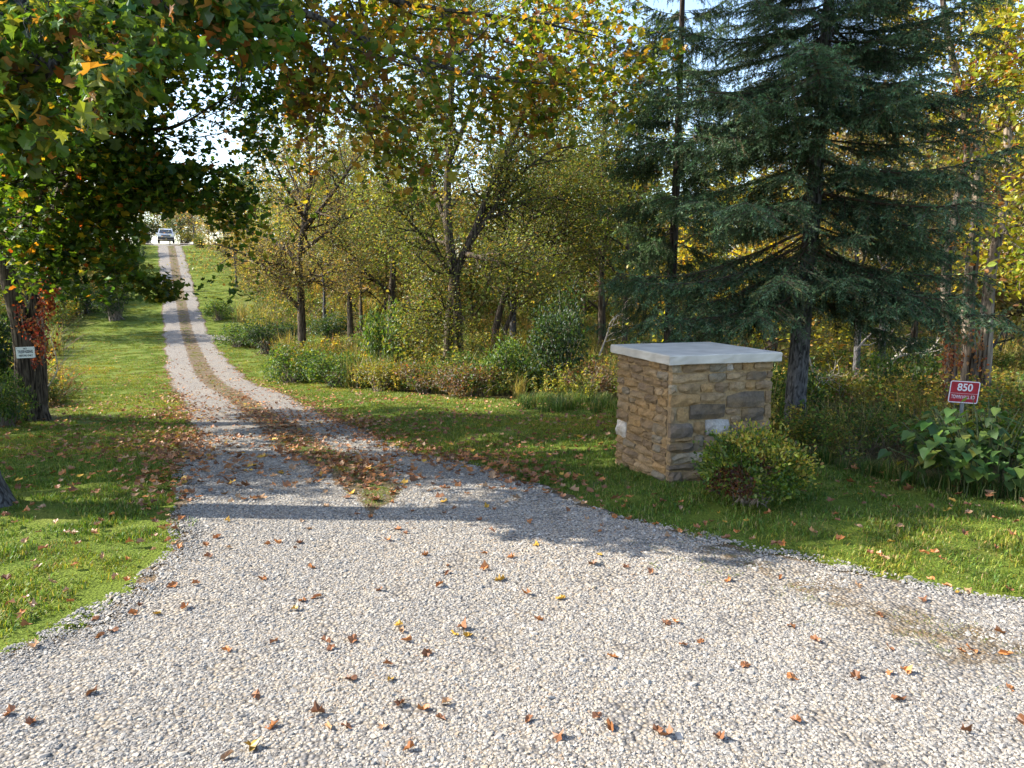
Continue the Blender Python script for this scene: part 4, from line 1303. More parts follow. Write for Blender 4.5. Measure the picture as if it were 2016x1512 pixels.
L.new(n2.outputs[0], bp2.inputs['Height']); L.new(bp.outputs[0], bp2.inputs['Normal'])
L.new(bp2.outputs[0], bs.inputs['Normal'])
L.new(bs.outputs[0], out.inputs[0])
M_STONE = m
M_MORTAR = plain_mat('mortar', (.27, .185, .095), .95, noise=.35, nscale=40, bump=.6)
M_CAP = plain_mat('limestone_cap', (.47, .435, .385), .85, noise=.22, nscale=6, bump=.35)

CAP_TOP = 1.01
fc = Vector((1.232, 5.93, 0))                    # front corner of the cap
ang = math.atan2(.294, .978)
ex = Vector((math.cos(ang), math.sin(ang), 0))   # along the right-hand face
ey = Vector((-math.sin(ang), math.cos(ang), 0))  # along the left-hand face
CW, CD, CH = 1.03, 1.12, .075
pc = fc + ex * CW / 2 + ey * CD / 2
pz = min(Hs(pc.x + i * .5, pc.y + j * .5) for i in (-1, 0, 1) for j in (-1, 0, 1))
pillar = thing('stone_pillar', (pc.x, pc.y, pz), 'square stone gate pillar with flat pale limestone cap beside the drive', 'pillar', None, ang)
BW, BD = CW - .085, CD - .085                     # body, outer faces of the stones
bh = CAP_TOP - CH - pz                            # body height above local ground
# cap: a bevelled slab with slightly uneven edges
mb = MB()
rg = np.random.default_rng(8)
def ring(hx, hy, z, n=14, j=.0015):
    pts = []
    for (x0, y0), (x1, y1) in (((-hx, -hy), (hx, -hy)), ((hx, -hy), (hx, hy)), ((hx, hy), (-hx, hy)), ((-hx, hy), (-hx, -hy))):
        for k in range(n):
            f = k / n
            pts.append((x0 + (x1 - x0) * f + j * rg.normal(), y0 + (y1 - y0) * f + j * rg.normal(), z + j * .5 * rg.normal()))
    return pts
zt = CAP_TOP - pz
rings = [ring(CW / 2 - .004, CD / 2 - .004, zt - CH), ring(CW / 2, CD / 2, zt - CH + .006), ring(CW / 2, CD / 2, zt - CH * .5, j=.0025), ring(CW / 2, CD / 2, zt - .008), ring(CW / 2 - .007, CD / 2 - .007, zt, j=.001)]
V = [p for r_ in rings for p in r_]; nr = len(rings[0])
Fs = [[a * nr + k, a * nr + (k + 1) % nr, (a + 1) * nr + (k + 1) % nr, (a + 1) * nr + k] for a in range(4) for k in range(nr)]
Fs += [list(range(nr))[::-1], [4 * nr + k for k in range(nr)]]
mb.add(V, Fs)
mb.build('cap', M_CAP, pillar)
mb = MB()
mb.box((0, 0, (bh - .25) / 2 + .002), (BW - .034, BD - .034, bh + .25))
mb.build('mortar', M_MORTAR, pillar)

C_TAN, C_OCH, C_BRN, C_DRK, C_GRY, C_PUR, C_WHT, C_PAL = (.285, .20, .115), (.31, .195, .09), (.20, .138, .085), (.13, .102, .077), (.215, .182, .135), (.165, .128, .10), (.52, .48, .44), (.33, .27, .19)
def stone(w, h, seed, dep=.05):
    r = np.random.default_rng(seed)
    nx_ = 3 if w < .12 else 5
    ny_ = 3 if h < .06 else 4
    xs = np.linspace(-w / 2, w / 2, nx_); zs = np.linspace(-h / 2, h / 2, ny_)
    front = []
    bulge = r.uniform(.004, .014); tx, tz = r.uniform(-.05, .05, 2)
    for j, zz in enumerate(zs):
        for i, xx in enumerate(xs):
            e = (i in (0, nx_ - 1)) or (j in (0, ny_ - 1))
            jx = r.normal() * .0035; jz = r.normal() * .0035
            y = -(0 if e else bulge) + r.normal() * .0055 + xx * tx + zz * tz + (.006 if e else 0)
            if e and (i in (0, nx_ - 1)) and (j in (0, ny_ - 1)): y += .004; jx -= math.copysign(.004, xx); jz -= math.copysign(.004, zz)
            front.append((xx + jx, y, zz + jz))
    V = list(front)
    Fs = [[j * nx_ + i, j * nx_ + i + 1, (j + 1) * nx_ + i + 1, (j + 1) * nx_ + i] for j in range(ny_ - 1) for i in range(nx_ - 1)]
    per = [i for i in range(nx_)] + [j * nx_ + nx_ - 1 for j in range(1, ny_)] + [(ny_ - 1) * nx_ + i for i in range(nx_ - 2, -1, -1)] + [j * nx_ for j in range(ny_ - 2, 0, -1)]
    b0 = len(V)
    V += [(front[i][0], dep, front[i][2]) for i in per]
    n = len(per)
    Fs += [[per[(k + 1) % n], per[k], b0 + k, b0 + (k + 1) % n] for k in range(n)]
    Vn = np.array(V)
    fi = np.concatenate([np.array(f) for f in Fs]); lt = np.array([len(f) for f in Fs])
    return mesh_from_arrays('stone', Vn, fi, lt, smooth=False)

def lay_face(rows, width, origin, direction, rz, seed):
    """rows: (v0, v1, [(u0, u1, colour) ...]) with u along the face 0..1 and v down from the cap 0..1"""
    r = np.random.default_rng(seed)
    k = 0
    Ht = bh + .04
    for v0, v1, cells in rows:
        for cell in cells:
            u0, u1, col_ = cell[:3]
            a0, a1 = (cell[3], cell[4]) if len(cell) > 3 else (v0, v1)
            g_ = .0055
            w, h = (u1 - u0) * width - 2 * g_, (a1 - a0) * Ht - 2 * g_
            if w < .015 or h < .012: continue
            o = link('stone', stone(w, h, seed * 1000 + k), M_STONE, pillar)
            k += 1
            u = (u0 + u1) / 2 * width
            p = origin + direction * u
            o.location = (p.x, p.y, bh - (a0 + a1) / 2 * Ht)
            o.rotation_euler = (r.normal() * .015, r.normal() * .008, rz)
            cj = 1 + .10 * r.normal()
            o.color = tuple(min(.85, max(.02, q * cj)) for q in col_) + (1,)

def U(x): return (x - 585) / 750
def V_(y): return (y - 428) / 830
T_, O_, B_, D_, G_, P__, W_, L__ = C_TAN, C_OCH, C_BRN, C_DRK, C_GRY, C_PUR, C_WHT, C_PAL
def cells(xs, cols, *a):
    return [(max(0, U(xs[i])), min(1, U(xs[i + 1])), cols[i]) for i in range(len(cols))]
right_rows = [
    (0, .07, cells([585, 665, 860, 985, 1035, 1100, 1185, 1335], [L__, B_, G_, W_, T_, O_, T_])),
    (.07, .145, cells([585, 855, 985, 1130, 1285, 1335], [T_, G_, T_, D_, B_])),
    (.145, .22, cells([585, 640, 800, 905, 1005, 1130, 1205, 1335], [L__, T_, O_, B_, T_, O_, B_])),
    (.22, .325, [(0, U(803), O_, .22, .318), (U(803), U(995), T_, .22, .30), (U(995), U(1278), D_, .22, .345), (U(1278), 1, B_, .22, .325)]),
    (.318, .435, [(0, U(633), T_, .318, .435), (U(633), U(722), O_, .318, .43), (U(722), U(990), D_, .30, .42), (U(990), U(1105), B_, .345, .40), (U(1105), U(1278), D_, .345, .455), (U(1278), 1, T_, .325, .44)]),
    (.435, .55, [(0, U(757), P__, .435, .55), (U(757), U(838), O_, .43, .53), (U(838), U(1025), W_, .42, .545), (U(1025), U(1105), T_, .40, .47), (U(1025), U(1200), D_, .47, .55), (U(1200), 1, B_, .455, .55), (U(1105), U(1200), T_, .455, .47)]),
    (.55, .66, [(0, U(625), T_, .55, .585), (U(625), U(760), O_, .55, .585), (0, U(760), D_, .585, .66), (U(760), U(838), G_, .53, .66), (U(838), U(1005), B_, .545, .66), (U(1005), U(1170), P__, .55, .66), (U(1170), 1, T_, .55, .66)]),
    (.66, .745, [(0, U(610), T_), (U(610), U(835), L__), (U(835), U(1000), B_), (U(1000), U(1200), G_), (U(1200), 1, D_)]),
    (.745, .80, [(0, U(800), D_), (U(800), U(1050), B_), (U(1050), 1, T_)]),
    (.80, .89, [(0, U(690), P__), (U(690), U(900), B_), (U(900), U(1100), D_), (U(1100), 1, T_)]),
    (.89, 1.02, [(0, U(780), D_), (U(780), U(1000), P__), (U(1000), 1, B_)])]
def thin_rows():
    r = np.random.default_rng(19)
    vs = [0, .065, .135, .195, .265, .335, .395, .47, .56, .63, .70, .765, .835, .905, 1.02]
    cols = [T_, O_, B_, T_, O_, B_, B_, T_]
    rows = []
    for k_ in range(len(vs) - 1):
        u = .22 if k_ in (8, 9) else 0.0
        cs = [(0, .22, W_, .56, .70)] if k_ == 8 else []
        while u < 1:
            w = min(r.uniform(.12, .36), 1 - u)
            if 1 - u - w < .08: w = 1 - u
            c_ = G_ if r.uniform() < .1 else cols[r.integers(len(cols))]
            cs.append((u, u + w, c_)); u += w
        rows.append((vs[k_], vs[k_ + 1], cs))
    return rows
left_rows = thin_rows()
def random_rows(seed):
    r = np.random.default_rng(seed); rows = []; v = 0
    cols = [T_, O_, B_, B_, D_, G_, P__, T_]
    while v < 1.0:
        h = r.uniform(.065, .11); u = 0; cs = []
        while u < 1:
            w = min(r.uniform(.1, .34), 1 - u)
            if 1 - u - w < .07: w = 1 - u
            cs.append((u, u + w, cols[r.integers(len(cols))])); u += w
        rows.append((v, min(v + h, 1.02), cs)); v += h
    return rows
hx, hy = BW / 2, BD / 2
lay_face(right_rows, BW, Vector((-hx, -hy, 0)), Vector((1, 0, 0)), 0, 1)
lay_face(left_rows, BD - .07, Vector((-hx, hy, 0)), Vector((0, -1, 0)), -PI / 2, 2)
lay_face(random_rows(5), BD - .07, Vector((hx, -hy + .07, 0)), Vector((0, 1, 0)), PI / 2, 3)
lay_face(random_rows(6), BW - .12, Vector((hx - .06, hy, 0)), Vector((-1, 0, 0)), PI, 4)

# ------------------------------------------------------------------ clipped bush in front of the pillar
rg = np.random.default_rng(70)
hb = ground(1480, 990)
bush = thing('clipped_bush', hb, 'rounded yellow-green bush with reddish patches in front of the stone pillar', 'bush')
n = 8200
a, u = rg.uniform(0, 2 * PI, n), rg.uniform(-.55, 1, n)
rad_ = np.where(rg.uniform(size=n) < .75, rg.uniform(.84, 1.06, n), rg.uniform(.45, .9, n))
nrm = np.stack([np.sqrt(1 - u * u) * np.cos(a), np.sqrt(1 - u * u) * np.sin(a), u], 1)
lump = 1 + .07 * np.sin(nrm[:, 0] * 9 + 1) * np.sin(nrm[:, 2] * 8) + .06 * np.sin(nrm[:, 1] * 11 + nrm[:, 2] * 5)
P_ = nrm * (rad_ * lump)[:, None] * np.array([.35, .33, .26]) + np.array([0, 0, .25])
# sprigs that poke out of the clipped outline
ns = 130
ks = rg.integers(0, n, ns * 9)
sp = np.repeat(nrm[ks[:ns]], 9, 0); tt = np.tile(np.linspace(.88, 1.33, 9), ns)
P2 = sp * (tt * np.repeat(rg.uniform(.9, 1.06, ns), 9))[:, None] * np.array([.35, .33, .26]) + np.array([0, 0, .25]) + rg.normal(size=(ns * 9, 3)) * .008
ok2 = sp[:, 2] > -.2
P_ = np.concatenate([P_, P2[ok2]]); nrm = np.concatenate([nrm, sp[ok2]])
n = len(P_)
d = unit(nrm * .8 + rg.normal(size=(n, 3)) * .6 + np.array([0, 0, .35]))
X, Y, Z = frames(d, unit(nrm * .6 + rg.normal(size=(n, 3)) * .6 + np.array([0, 0, .5])))
patch = pnoise(P_[:, 0] * 9 + 3 * P_[:, 1], P_[:, 2] * 11, 1.0, 17)
c = palette(rg, n, [((.09, .155, .025), 4), ((.15, .21, .032), 3.4), ((.25, .27, .05), 1.8), ((.05, .095, .018), 2.4)])
red = ((patch > .5) | ((np.hypot(P_[:, 0] + .2, P_[:, 2] - .22) < .11) & (P_[:, 1] < 0))) & (rg.uniform(size=n) < .8)
c[red] = palette(rg, red.sum(), [((.10, .035, .025), 3), ((.16, .07, .03), 2), ((.08, .05, .03), 2)])
yel = (P_[:, 2] + .5 * P_[:, 0] > .36) & (rg.uniform(size=n) < .55)
c[yel] = palette(rg, yel.sum(), [((.42, .37, .07), 3), ((.42, .28, .06), 1), ((.30, .32, .05), 2)])
keep = P_[:, 2] > .01
link('foliage', leaf_mesh('foliage', P_[keep], X[keep], Y[keep], Z[keep], (.028 * rg.uniform(.6, 1.35, n))[keep], c[keep], T_OVAL), M_LEAF, bush)
mb = MB()
for k in range(46):
    a_ = rg.uniform(0, 6.28); q = np.array([.3 * math.cos(a_), .28 * math.sin(a_), rg.uniform(.2, .5)]) * np.array([1, 1, 1]) * rg.uniform(.6, 1.05)
    b_ = np.array([.06 * rg.normal(), .06 * rg.normal(), -.03])
    mb.tube(np.array([b_, b_ * .4 + q * .5 + [0, 0, .03], q]), [.007, .005, .002], 4)
mb.build('stems', M_TWIG, bush)

# ------------------------------------------------------------------ broad-leaved plant at the right
rg = np.random.default_rng(80)
kb = ground(1935, 985); kb = Vector((3.68, 5.78, Hs(3.68, 5.78)))
plant = thing('broad_leaved_plant', kb, 'low plant with large heart-shaped leaves in front of the red sign', 'plant')
shapes = []
for k in range(4):
    r = np.random.default_rng(90 + k)
    V = T_HEART[0].copy(); V[:, 2] += .03 * r.normal(size=len(V)); V[:, :2] *= 1 + .04 * r.normal(size=(len(V), 2))
    me = mesh_from_arrays('leaf', V, T_HEART[1].reshape(-1), 3, smooth=True); me.materials.append(M_BROAD); shapes.append(me)
mb = MB(); K = []
for k in range(84):
    a_ = rg.uniform(0, 6.28); rr = rg.uniform(.05, 1) ** .6
    tip = np.array([.80 * rr * math.cos(a_), .48 * rr * math.sin(a_), .72 * (1 - .45 * rr ** 2) * rg.uniform(.75, 1.1)])
    b_ = np.array([tip[0] * .45 + .05 * rg.normal(), tip[1] * .4 + .05 * rg.normal(), -.04])
    m_ = (b_ + tip) / 2 + np.array([-tip[0] * .1, -tip[1] * .1, .08])
    mb.tube(np.array([b_, m_, tip]), [.006, .005, .003], 4)
    for j in range(6):
        f = .35 + .65 * (j + rg.uniform(0, .6)) / 6
        q = (1 - f) ** 2 * b_ + 2 * f * (1 - f) * m_ + f * f * tip
        az = rg.uniform(0, 6.28) if j < 5 else a_
        outv = np.array([math.cos(az), math.sin(az), 0])
        outv = unit(outv + .7 * unit(np.array([tip[0], tip[1] - .5, .0])))
        d = unit(outv + np.array([0, 0, -.45 + .25 * rg.normal()]))
        X, Y, Z = frames(d[None], unit(np.array([0, 0, 1.0]) + .35 * outv + .25 * rg.normal(size=3))[None])
        s_ = rg.uniform(.062, .112)
        cc = palette(rg, 1, [((.05, .10, .022), 5), ((.07, .13, .026), 4), ((.11, .165, .028), 2.4), ((.16, .2, .035), 1.2), ((.22, .19, .04), .35)], .18)[0]
        K.append((q + outv * .05, X[0], Y[0], Z[0], s_, cc))
K.sort(key=lambda q_: q_[0][1] - .55 * q_[0][2])          # the front and the top show largest
for nl, (p_, x_, y_, z_, s_, cc) in enumerate(K[:290]):
    o = link('leaf', shapes[nl % 4], None, plant)
    Mx = Matrix(np.stack([x_, y_, z_], 1).tolist()).to_4x4() @ Matrix.Scale(float(s_), 4)
    Mx.translation = Vector(p_)
    o.matrix_local = Mx
    o.color = tuple(cc) + (1,)
rest = [np.array([q_[i] for q_ in K[290:]]) for i in range(6)]
tag(link('inner_leaves', leaf_mesh('inner_leaves', *rest, T_HEART), M_LEAF, plant), kind='stuff')
mb.build('stems', plain_mat('green_stem', (.07, .09, .035), .8), plant)

# ------------------------------------------------------------------ shrubs of the brush, each on its own
def shrub_mesh(seed, w, h, n, leaf, pal, hollow=.5, template=T_OVAL, dens_top=.0, lumps=9):
    r = np.random.default_rng(seed)
    cs = []
    for k in range(lumps):
        a_, q = r.uniform(0, 6.28), math.sqrt(r.uniform()) * .75
        cs.append((w * q * math.cos(a_), w * q * math.sin(a_), h * r.uniform(.3, .82) * (1 - .3 * q), r.uniform(.24, .42)))
    cs = np.array(cs)
    k = r.integers(0, lumps, n)
    dirs = unit(r.normal(size=(n, 3)))
    rad_ = r.uniform(hollow, 1.1, n)
    P_ = cs[k, :3] + dirs * (rad_ * cs[k, 3])[:, None] * np.array([w, w, h * .75])
    P_ += .03 * r.normal(size=P_.shape)
    P_[:, 2] = np.maximum(P_[:, 2], .03 + .1 * r.uniform(size=n))
    d = unit(dirs + .8 * r.normal(size=(n, 3)) + np.array([0, 0, -.1]))
    X, Y, Z = frames(d, unit(np.array([0, 0, 1.0]) + .6 * dirs + .5 * r.normal(size=(n, 3))))
    c = palette(r, n, pal)
    me = leaf_mesh('foliage', P_, X, Y, Z, leaf * r.uniform(.6, 1.4, n), c, template)
    mb = MB()
    for j in range(lumps * 5):
        q = cs[j % lumps, :3] + r.normal(size=3) * np.array([w, w, h]) * .16
        b_ = np.array([.12 * w * r.normal(), .12 * w * r.normal(), -.05])
        q[2] = max(q[2], .1)
        mb.tube(np.array([b_, b_ * .3 + q * .5 + [0, 0, .08 * h], q]), [.010 + .006 * h, .008, .003], 4)
    return me, mb.mesh('stems', True)

SH_GREEN = shrub_mesh(701, .9, 1.1, 3600, .062, [((.06, .12, .025), 5), ((.10, .16, .03), 4), ((.17, .2, .04), 1.6), ((.04, .08, .02), 2)])
SH_DARK = shrub_mesh(702, .95, 1.5, 4200, .055, [((.025, .055, .018), 5), ((.04, .08, .022), 4), ((.07, .10, .03), 1.5)])
SH_YELLOW = shrub_mesh(703, .9, 1.0, 3000, .055, [((.22, .21, .04), 4), ((.14, .17, .03), 4), ((.30, .22, .05), 1.6), ((.2, .11, .04), 1)])
SH_RED = shrub_mesh(704, .9, .8, 2400, .05, [((.13, .075, .04), 4), ((.17, .12, .05), 3), ((.08, .09, .03), 3), ((.2, .07, .04), 1)], .3)
def plant_shrub(ms, px_, Y, w, h, label, rz=0, name='shrub', x=None):
    x = (px_ - CX) / F_PX * Y if x is None else x
    t = thing(name, (x, Y, Hs(x, Y) - .03), label, 'shrub', None, rz)
    t.scale = (w * 1.12, w * 1.12, h * 1.25)
    link('foliage', ms[0], M_LEAF, t); link('stems', ms[1], M_TWIG, t)
    return t
for args in (
        (SH_GREEN, 570, 24.6, 1.15, .95, 'bright green bramble mound at the foot of the brownish tree', .3),
        (SH_GREEN, 655, 22.6, 1.0, .85, 'green bramble mound on the lawn edge right of the brownish tree', 1.3),
        (SH_YELLOW, 600, 27.0, 1.1, 1.0, 'yellow-green shrub behind the bramble mound by the brownish tree', 2.2),
        (SH_GREEN, 765, 24.0, 1.0, 2.0, 'tall leafy light green shrub left of the V-shaped tree', 3.1),
        (SH_YELLOW, 745, 20.8, .9, .8, 'low yellowish shrub on the lawn edge below the tall leafy shrub', 4.0),
        (SH_RED, 840, 19.8, 1.0, .9, 'low reddish-brown shrub on the lawn edge left of the V-shaped tree', 5.0),
        (SH_RED, 930, 18.6, 1.0, .95, 'low brown shrub on the lawn edge under the V-shaped tree', .9),
        (SH_GREEN, 1000, 19.6, .95, 1.15, 'mid-height green shrub right of the V-shaped tree stems', 1.8),
        (SH_DARK, 1110, 19.2, 1.1, 1.55, 'tall dark green shrub left of the stone pillar', 2.6),
        (SH_RED, 1165, 17.9, .8, 1.0, 'brownish shrub just left of the pillar behind the tall grass', 3.6),
        (SH_YELLOW, 1030, 23.5, 1.2, 1.6, 'orange-yellow shrub glowing behind the green shrub in the middle', 4.5),
        (SH_DARK, 525, 36.0, 1.7, 1.0, 'dark green shrub beside the side track', 5.4),
        (SH_GREEN, 470, 39.0, 1.5, .95, 'pale green shrub right of the drive at the side track', .2),
        (SH_DARK, 655, 40.0, 1.6, 1.0, 'dark low shrub at the back of the small glade', 1.1),
        (SH_GREEN, 430, 50.0, 1.2, 1.1, 'grey-green shrub on the slope under the brownish tree', 2.0),
        (SH_GREEN, 1795, 12.4, .75, .95, 'bright green bush by the fallen dead branch', 2.9),
        (SH_GREEN, 1560, 10.4, .6, .8, 'green shrub behind the stone pillar at the spruce foot', 3.8),
        (SH_YELLOW, 1660, 10.6, .75, .8, 'sunlit yellow shrub right of the grey spruce trunk', 4.7),
        (SH_YELLOW, 1455, 17.0, .9, 1.15, 'golden shrub glowing just above the pillar cap', 5.6),
        (SH_DARK, 158, 52.0, 2.2, 1.4, 'dark green rounded shrub on the left border of the lawn', .6),
        (SH_DARK, 232, 50.0, 1.7, 1.6, 'dark shrub on the left border halfway up the hill', 1.6),
        (SH_DARK, 272, 66.0, 1.8, 1.8, 'dark shrub on the left border near the top of the drive', 2.7),
        (SH_GREEN, -6, 12.4, .55, .75, 'leafy green bush at the left frame edge beside the twin maple', 3.5),
        (SH_DARK, -40, 14.4, 1.2, 1.5, 'dark bush at the left frame edge behind the twin maple', 4.6),
        (SH_DARK, 515, 93.0, 2.2, 1.1, 'dark rounded shrub behind the hilltop road, right of the ornamental grass', .8),
        (SH_DARK, 300, 99.0, 2.6, 1.9, 'dark shrub behind the hilltop road at the left of the silver car', 1.8),
        (SH_YELLOW, 372, 99.0, 2.6, 1.7, 'yellow-brown shrub behind the hilltop road at the right of the silver car', 2.8)):
    plant_shrub(*args)
# ornamental grass at the top of the drive
me = grass_patch(77, 420, 1.0, 1.5, .7, .02, [((.16, .18, .07), 4), ((.24, .21, .11), 3), ((.10, .13, .05), 3)])
x = (402 - CX) / F_PX * 84
o = link('ornamental_grass', me, M_WEED, None, (x, 84, Hs(x, 84)))
tag(o, 'pale ornamental grass clump at the top of the drive', 'grass clump')

# far wood that closes the view
FW = [simple_tree(801, 10, .16, 3.6, (8, 7, 5), .15, 5200, .24, YGREEN, T_QUAD, .38, len_=(1.7, .8)),
      simple_tree(802, 9, .15, 3.4, (8, 7, 5), .15, 5200, .24, BROWN_TREE, T_QUAD, .38, len_=(1.7, .8)),
      simple_tree(803, 11, .17, 3.8, (8, 7, 5), .12, 5600, .25, [((.05, .09, .02), 4), ((.08, .12, .025), 4), ((.15, .15, .03), 2)], T_QUAD, .38, len_=(1.7, .8))]
def join_meshes(a, b, ma, mb_):
    bmo = []
    for me in (a, b):
        co = np.empty(len(me.vertices) * 3, np.float32); me.vertices.foreach_get('co', co)
        vi = np.empty(len(me.loops), np.int32); me.loops.foreach_get('vertex_index', vi)
        lt = np.empty(len(me.polygons), np.int32); me.polygons.foreach_get('loop_total', lt)
        bmo.append((co.reshape(-1, 3), vi, lt))
    cb = np.empty(len(b.vertices) * 4, np.float32); b.attributes['Col'].data.foreach_get('color', cb)
    cols = np.concatenate([np.tile((.09, .07, .05), (len(bmo[0][0]), 1)), cb.reshape(-1, 4)[:, :3]])
    me = mesh_from_arrays('far_tree', np.concatenate([bmo[0][0], bmo[1][0]]), np.concatenate([bmo[0][1], bmo[1][1] + len(bmo[0][0])]), np.concatenate([bmo[0][2], bmo[1][2]]), cols)
    return me
fw_src = [source('far_tree', join_meshes(a, b, None, None), M_LEAF) for a, b in FW]
rg = np.random.default_rng(90)
pts = []
for px_, Y in [(520, 74), (590, 66), (660, 72), (720, 60), (800, 64), (870, 56), (940, 62), (1010, 54), (1080, 60), (1150, 50), (1210, 58), (1270, 46), (1340, 54), (1400, 44), (1470, 50), (1540, 40), (1610, 46), (1690, 38),
               (1760, 44), (1830, 36), (1900, 40), (1980, 33), (2060, 38), (450, 104), (540, 100), (620, 96), (700, 92), (380, 118), (250, 108), (160, 100), (90, 84), (20, 70), (-40, 58), (-20, 44), (60, 52), (1950, 24), (2040, 20), (760, 48), (930, 46), (1090, 44), (1180, 38), (680, 56), (480, 86), (300, 122), (345, 128), (420, 112), (225, 112), (470, 118)]:
    x = (px_ - CX) / F_PX * Y
    pts.append((x, Y, Hs(x, Y) - .2))
P = np.array(pts); n = len(P)
rot = np.zeros((n, 3)); rot[:, 2] = rg.uniform(0, 6.28, n)
sc_ = rg.uniform(.75, 1.1, n)
sc_[23:30] *= .8
scatter('far_wood', P, rot, sc_, np.full(n, .45), rg.integers(0, 3, n), fw_src)

# ------------------------------------------------------------------ dead branches in the brush
def dead_branch(seed, pts, r0, label, sub=7):
    T = Tree(seed)
    p_, r_ = T.limb(pts, r0, .006, 6)
    T.populate(p_, r_, 0, dict(levels=2, n=[sub, 4], t0=[.2, .2], ang=[50, 50], len=[.55, .25], trop=.02, wob=.25))
    o = link('dead_branch', T.mb.mesh('dead_branch', True), M_DEADWOOD)
    return tag(o, label, 'branch')
dead_branch(901, px_line([(1745, 742), (1752, 715), (1770, 700), (1800, 697), (1830, 690), (1850, 665)], 13.2), .05, 'bare grey fallen branch lying in the brush left of the red sign')
dead_branch(902, px_line([(1685, 692), (1700, 672), (1712, 660), (1722, 645)], 12.4), .022, 'pale bare branch rising beside the thin pale-stemmed tree', 5)
dead_branch(903, px_line([(1592, 700), (1600, 730), (1610, 748), (1622, 757)], 10.4), .012, 'thin bare twigs drooping right of the grey spruce trunk', 6)
dead_branch(904, px_line([(1180, 700), (1195, 660), (1205, 630), (1240, 600)], 14.6), .02, 'bare twiggy branch beside the far spruce trunk behind the cap', 7)
dead_branch(905, px_line([(95, 760), (112, 730), (110, 700), (98, 660)], 13.3), .010, 'thin dry vine stems arching beside the twin maple trunk', 4)

# ------------------------------------------------------------------ red creeper on the twin maple
rg = np.random.default_rng(95)
creeper = thing('creeper', tuple(tb2), 'red-leaved creeper hanging down the twin maple trunk beside the white sign', 'vine')
ob = np.array(tb2)
mb = MB(); LP = []
for pts_px, nn, sp in (([(88, 520), (90, 560), (88, 600), (84, 640), (90, 680), (86, 706)], 400, .07), ([(95, 560), (98, 580), (96, 610)], 260, .07),
                       ([(74, 630), (72, 650), (76, 672)], 110, .05), ([(40, 600), (45, 640), (52, 660)], 70, .06), ([(70, 704), (68, 718)], 30, .03),
                       ([(190, 425), (192, 440), (194, 455)], 90, .09)):
    q = np.array([tuple(at(a_, b_, YT - .22)) for a_, b_ in pts_px])
    mb.tube(q - ob, np.full(len(q), .009), 4)
    t_ = rg.uniform(0, len(q) - 1.001, nn); i_ = t_.astype(int); f_ = (t_ - i_)[:, None]
    LP.append(q[i_] * (1 - f_) + q[i_ + 1] * f_ + rg.normal(size=(nn, 3)) * sp)
P_ = np.concatenate(LP); n = len(P_)
d = rg.normal(size=(n, 3)); d[:, 2] -= 1.0
X, Y, Z = frames(d, unit(np.array([0, -1.0, .3]) + .6 * rg.normal(size=(n, 3))))
link('foliage', leaf_mesh('foliage', P_ - ob, X, Y, Z, .062 * rg.uniform(.6, 1.3, n), palette(rg, n, [((.26, .045, .022), 5), ((.32, .11, .035), 3), ((.17, .03, .025), 2), ((.34, .2, .09), 1.6)]), T_OVAL), M_LEAF, creeper)
mb.build('stems', M_TWIG, creeper)
# dry creeper leaves on the many-stemmed tree at the right
rg = np.random.default_rng(96)
cb = Vector((b.x, b.y, b.z)) if isinstance(b, Vector) else Vector(tuple(at(1905, 800, YR)))
cb = at(1872, 800, YR - .2); cb.z = Hs(cb.x, cb.y)
creep2 = thing('creeper', tuple(cb), 'brown dry-leaved creeper climbing the many-stemmed tree behind the red sign', 'vine')
ob = np.array(cb); mb = MB(); LP = []
for pts_px, nn, sp in (([(1866, 790), (1862, 740), (1868, 690), (1864, 640)], 300, .06), ([(1885, 720), (1888, 690), (1884, 650)], 120, .05), ([(1925, 740), (1930, 690), (1924, 650)], 90, .05),
                       ([(1900, 300), (1890, 250), (1895, 200), (1880, 140)], 260, .14), ([(1950, 180), (1960, 100), (1970, 40)], 260, .14), ([(1958, 380), (1960, 350)], 120, .12)):
    q = np.array([tuple(at(a_, b_, YR - .17)) for a_, b_ in pts_px])
    mb.tube(q - ob, np.full(len(q), .008), 4)
    t_ = rg.uniform(0, len(q) - 1.001, nn); i_ = t_.astype(int); f_ = (t_ - i_)[:, None]
    LP.append(q[i_] * (1 - f_) + q[i_ + 1] * f_ + rg.normal(size=(nn, 3)) * sp)
P_ = np.concatenate(LP); n = len(P_)
d = rg.normal(size=(n, 3)); d[:, 2] -= .8
X, Y, Z = frames(d, unit(np.array([0, -1.0, .3]) + .6 * rg.normal(size=(n, 3))))
link('foliage', leaf_mesh('foliage', P_ - ob, X, Y, Z, .058 * rg.uniform(.6, 1.3, n), palette(rg, n, [((.32, .15, .06), 5), ((.38, .2, .09), 3), ((.3, .07, .03), 2)]), T_OVAL), M_LEAF, creep2)
mb.build('stems', M_TWIG, creep2)

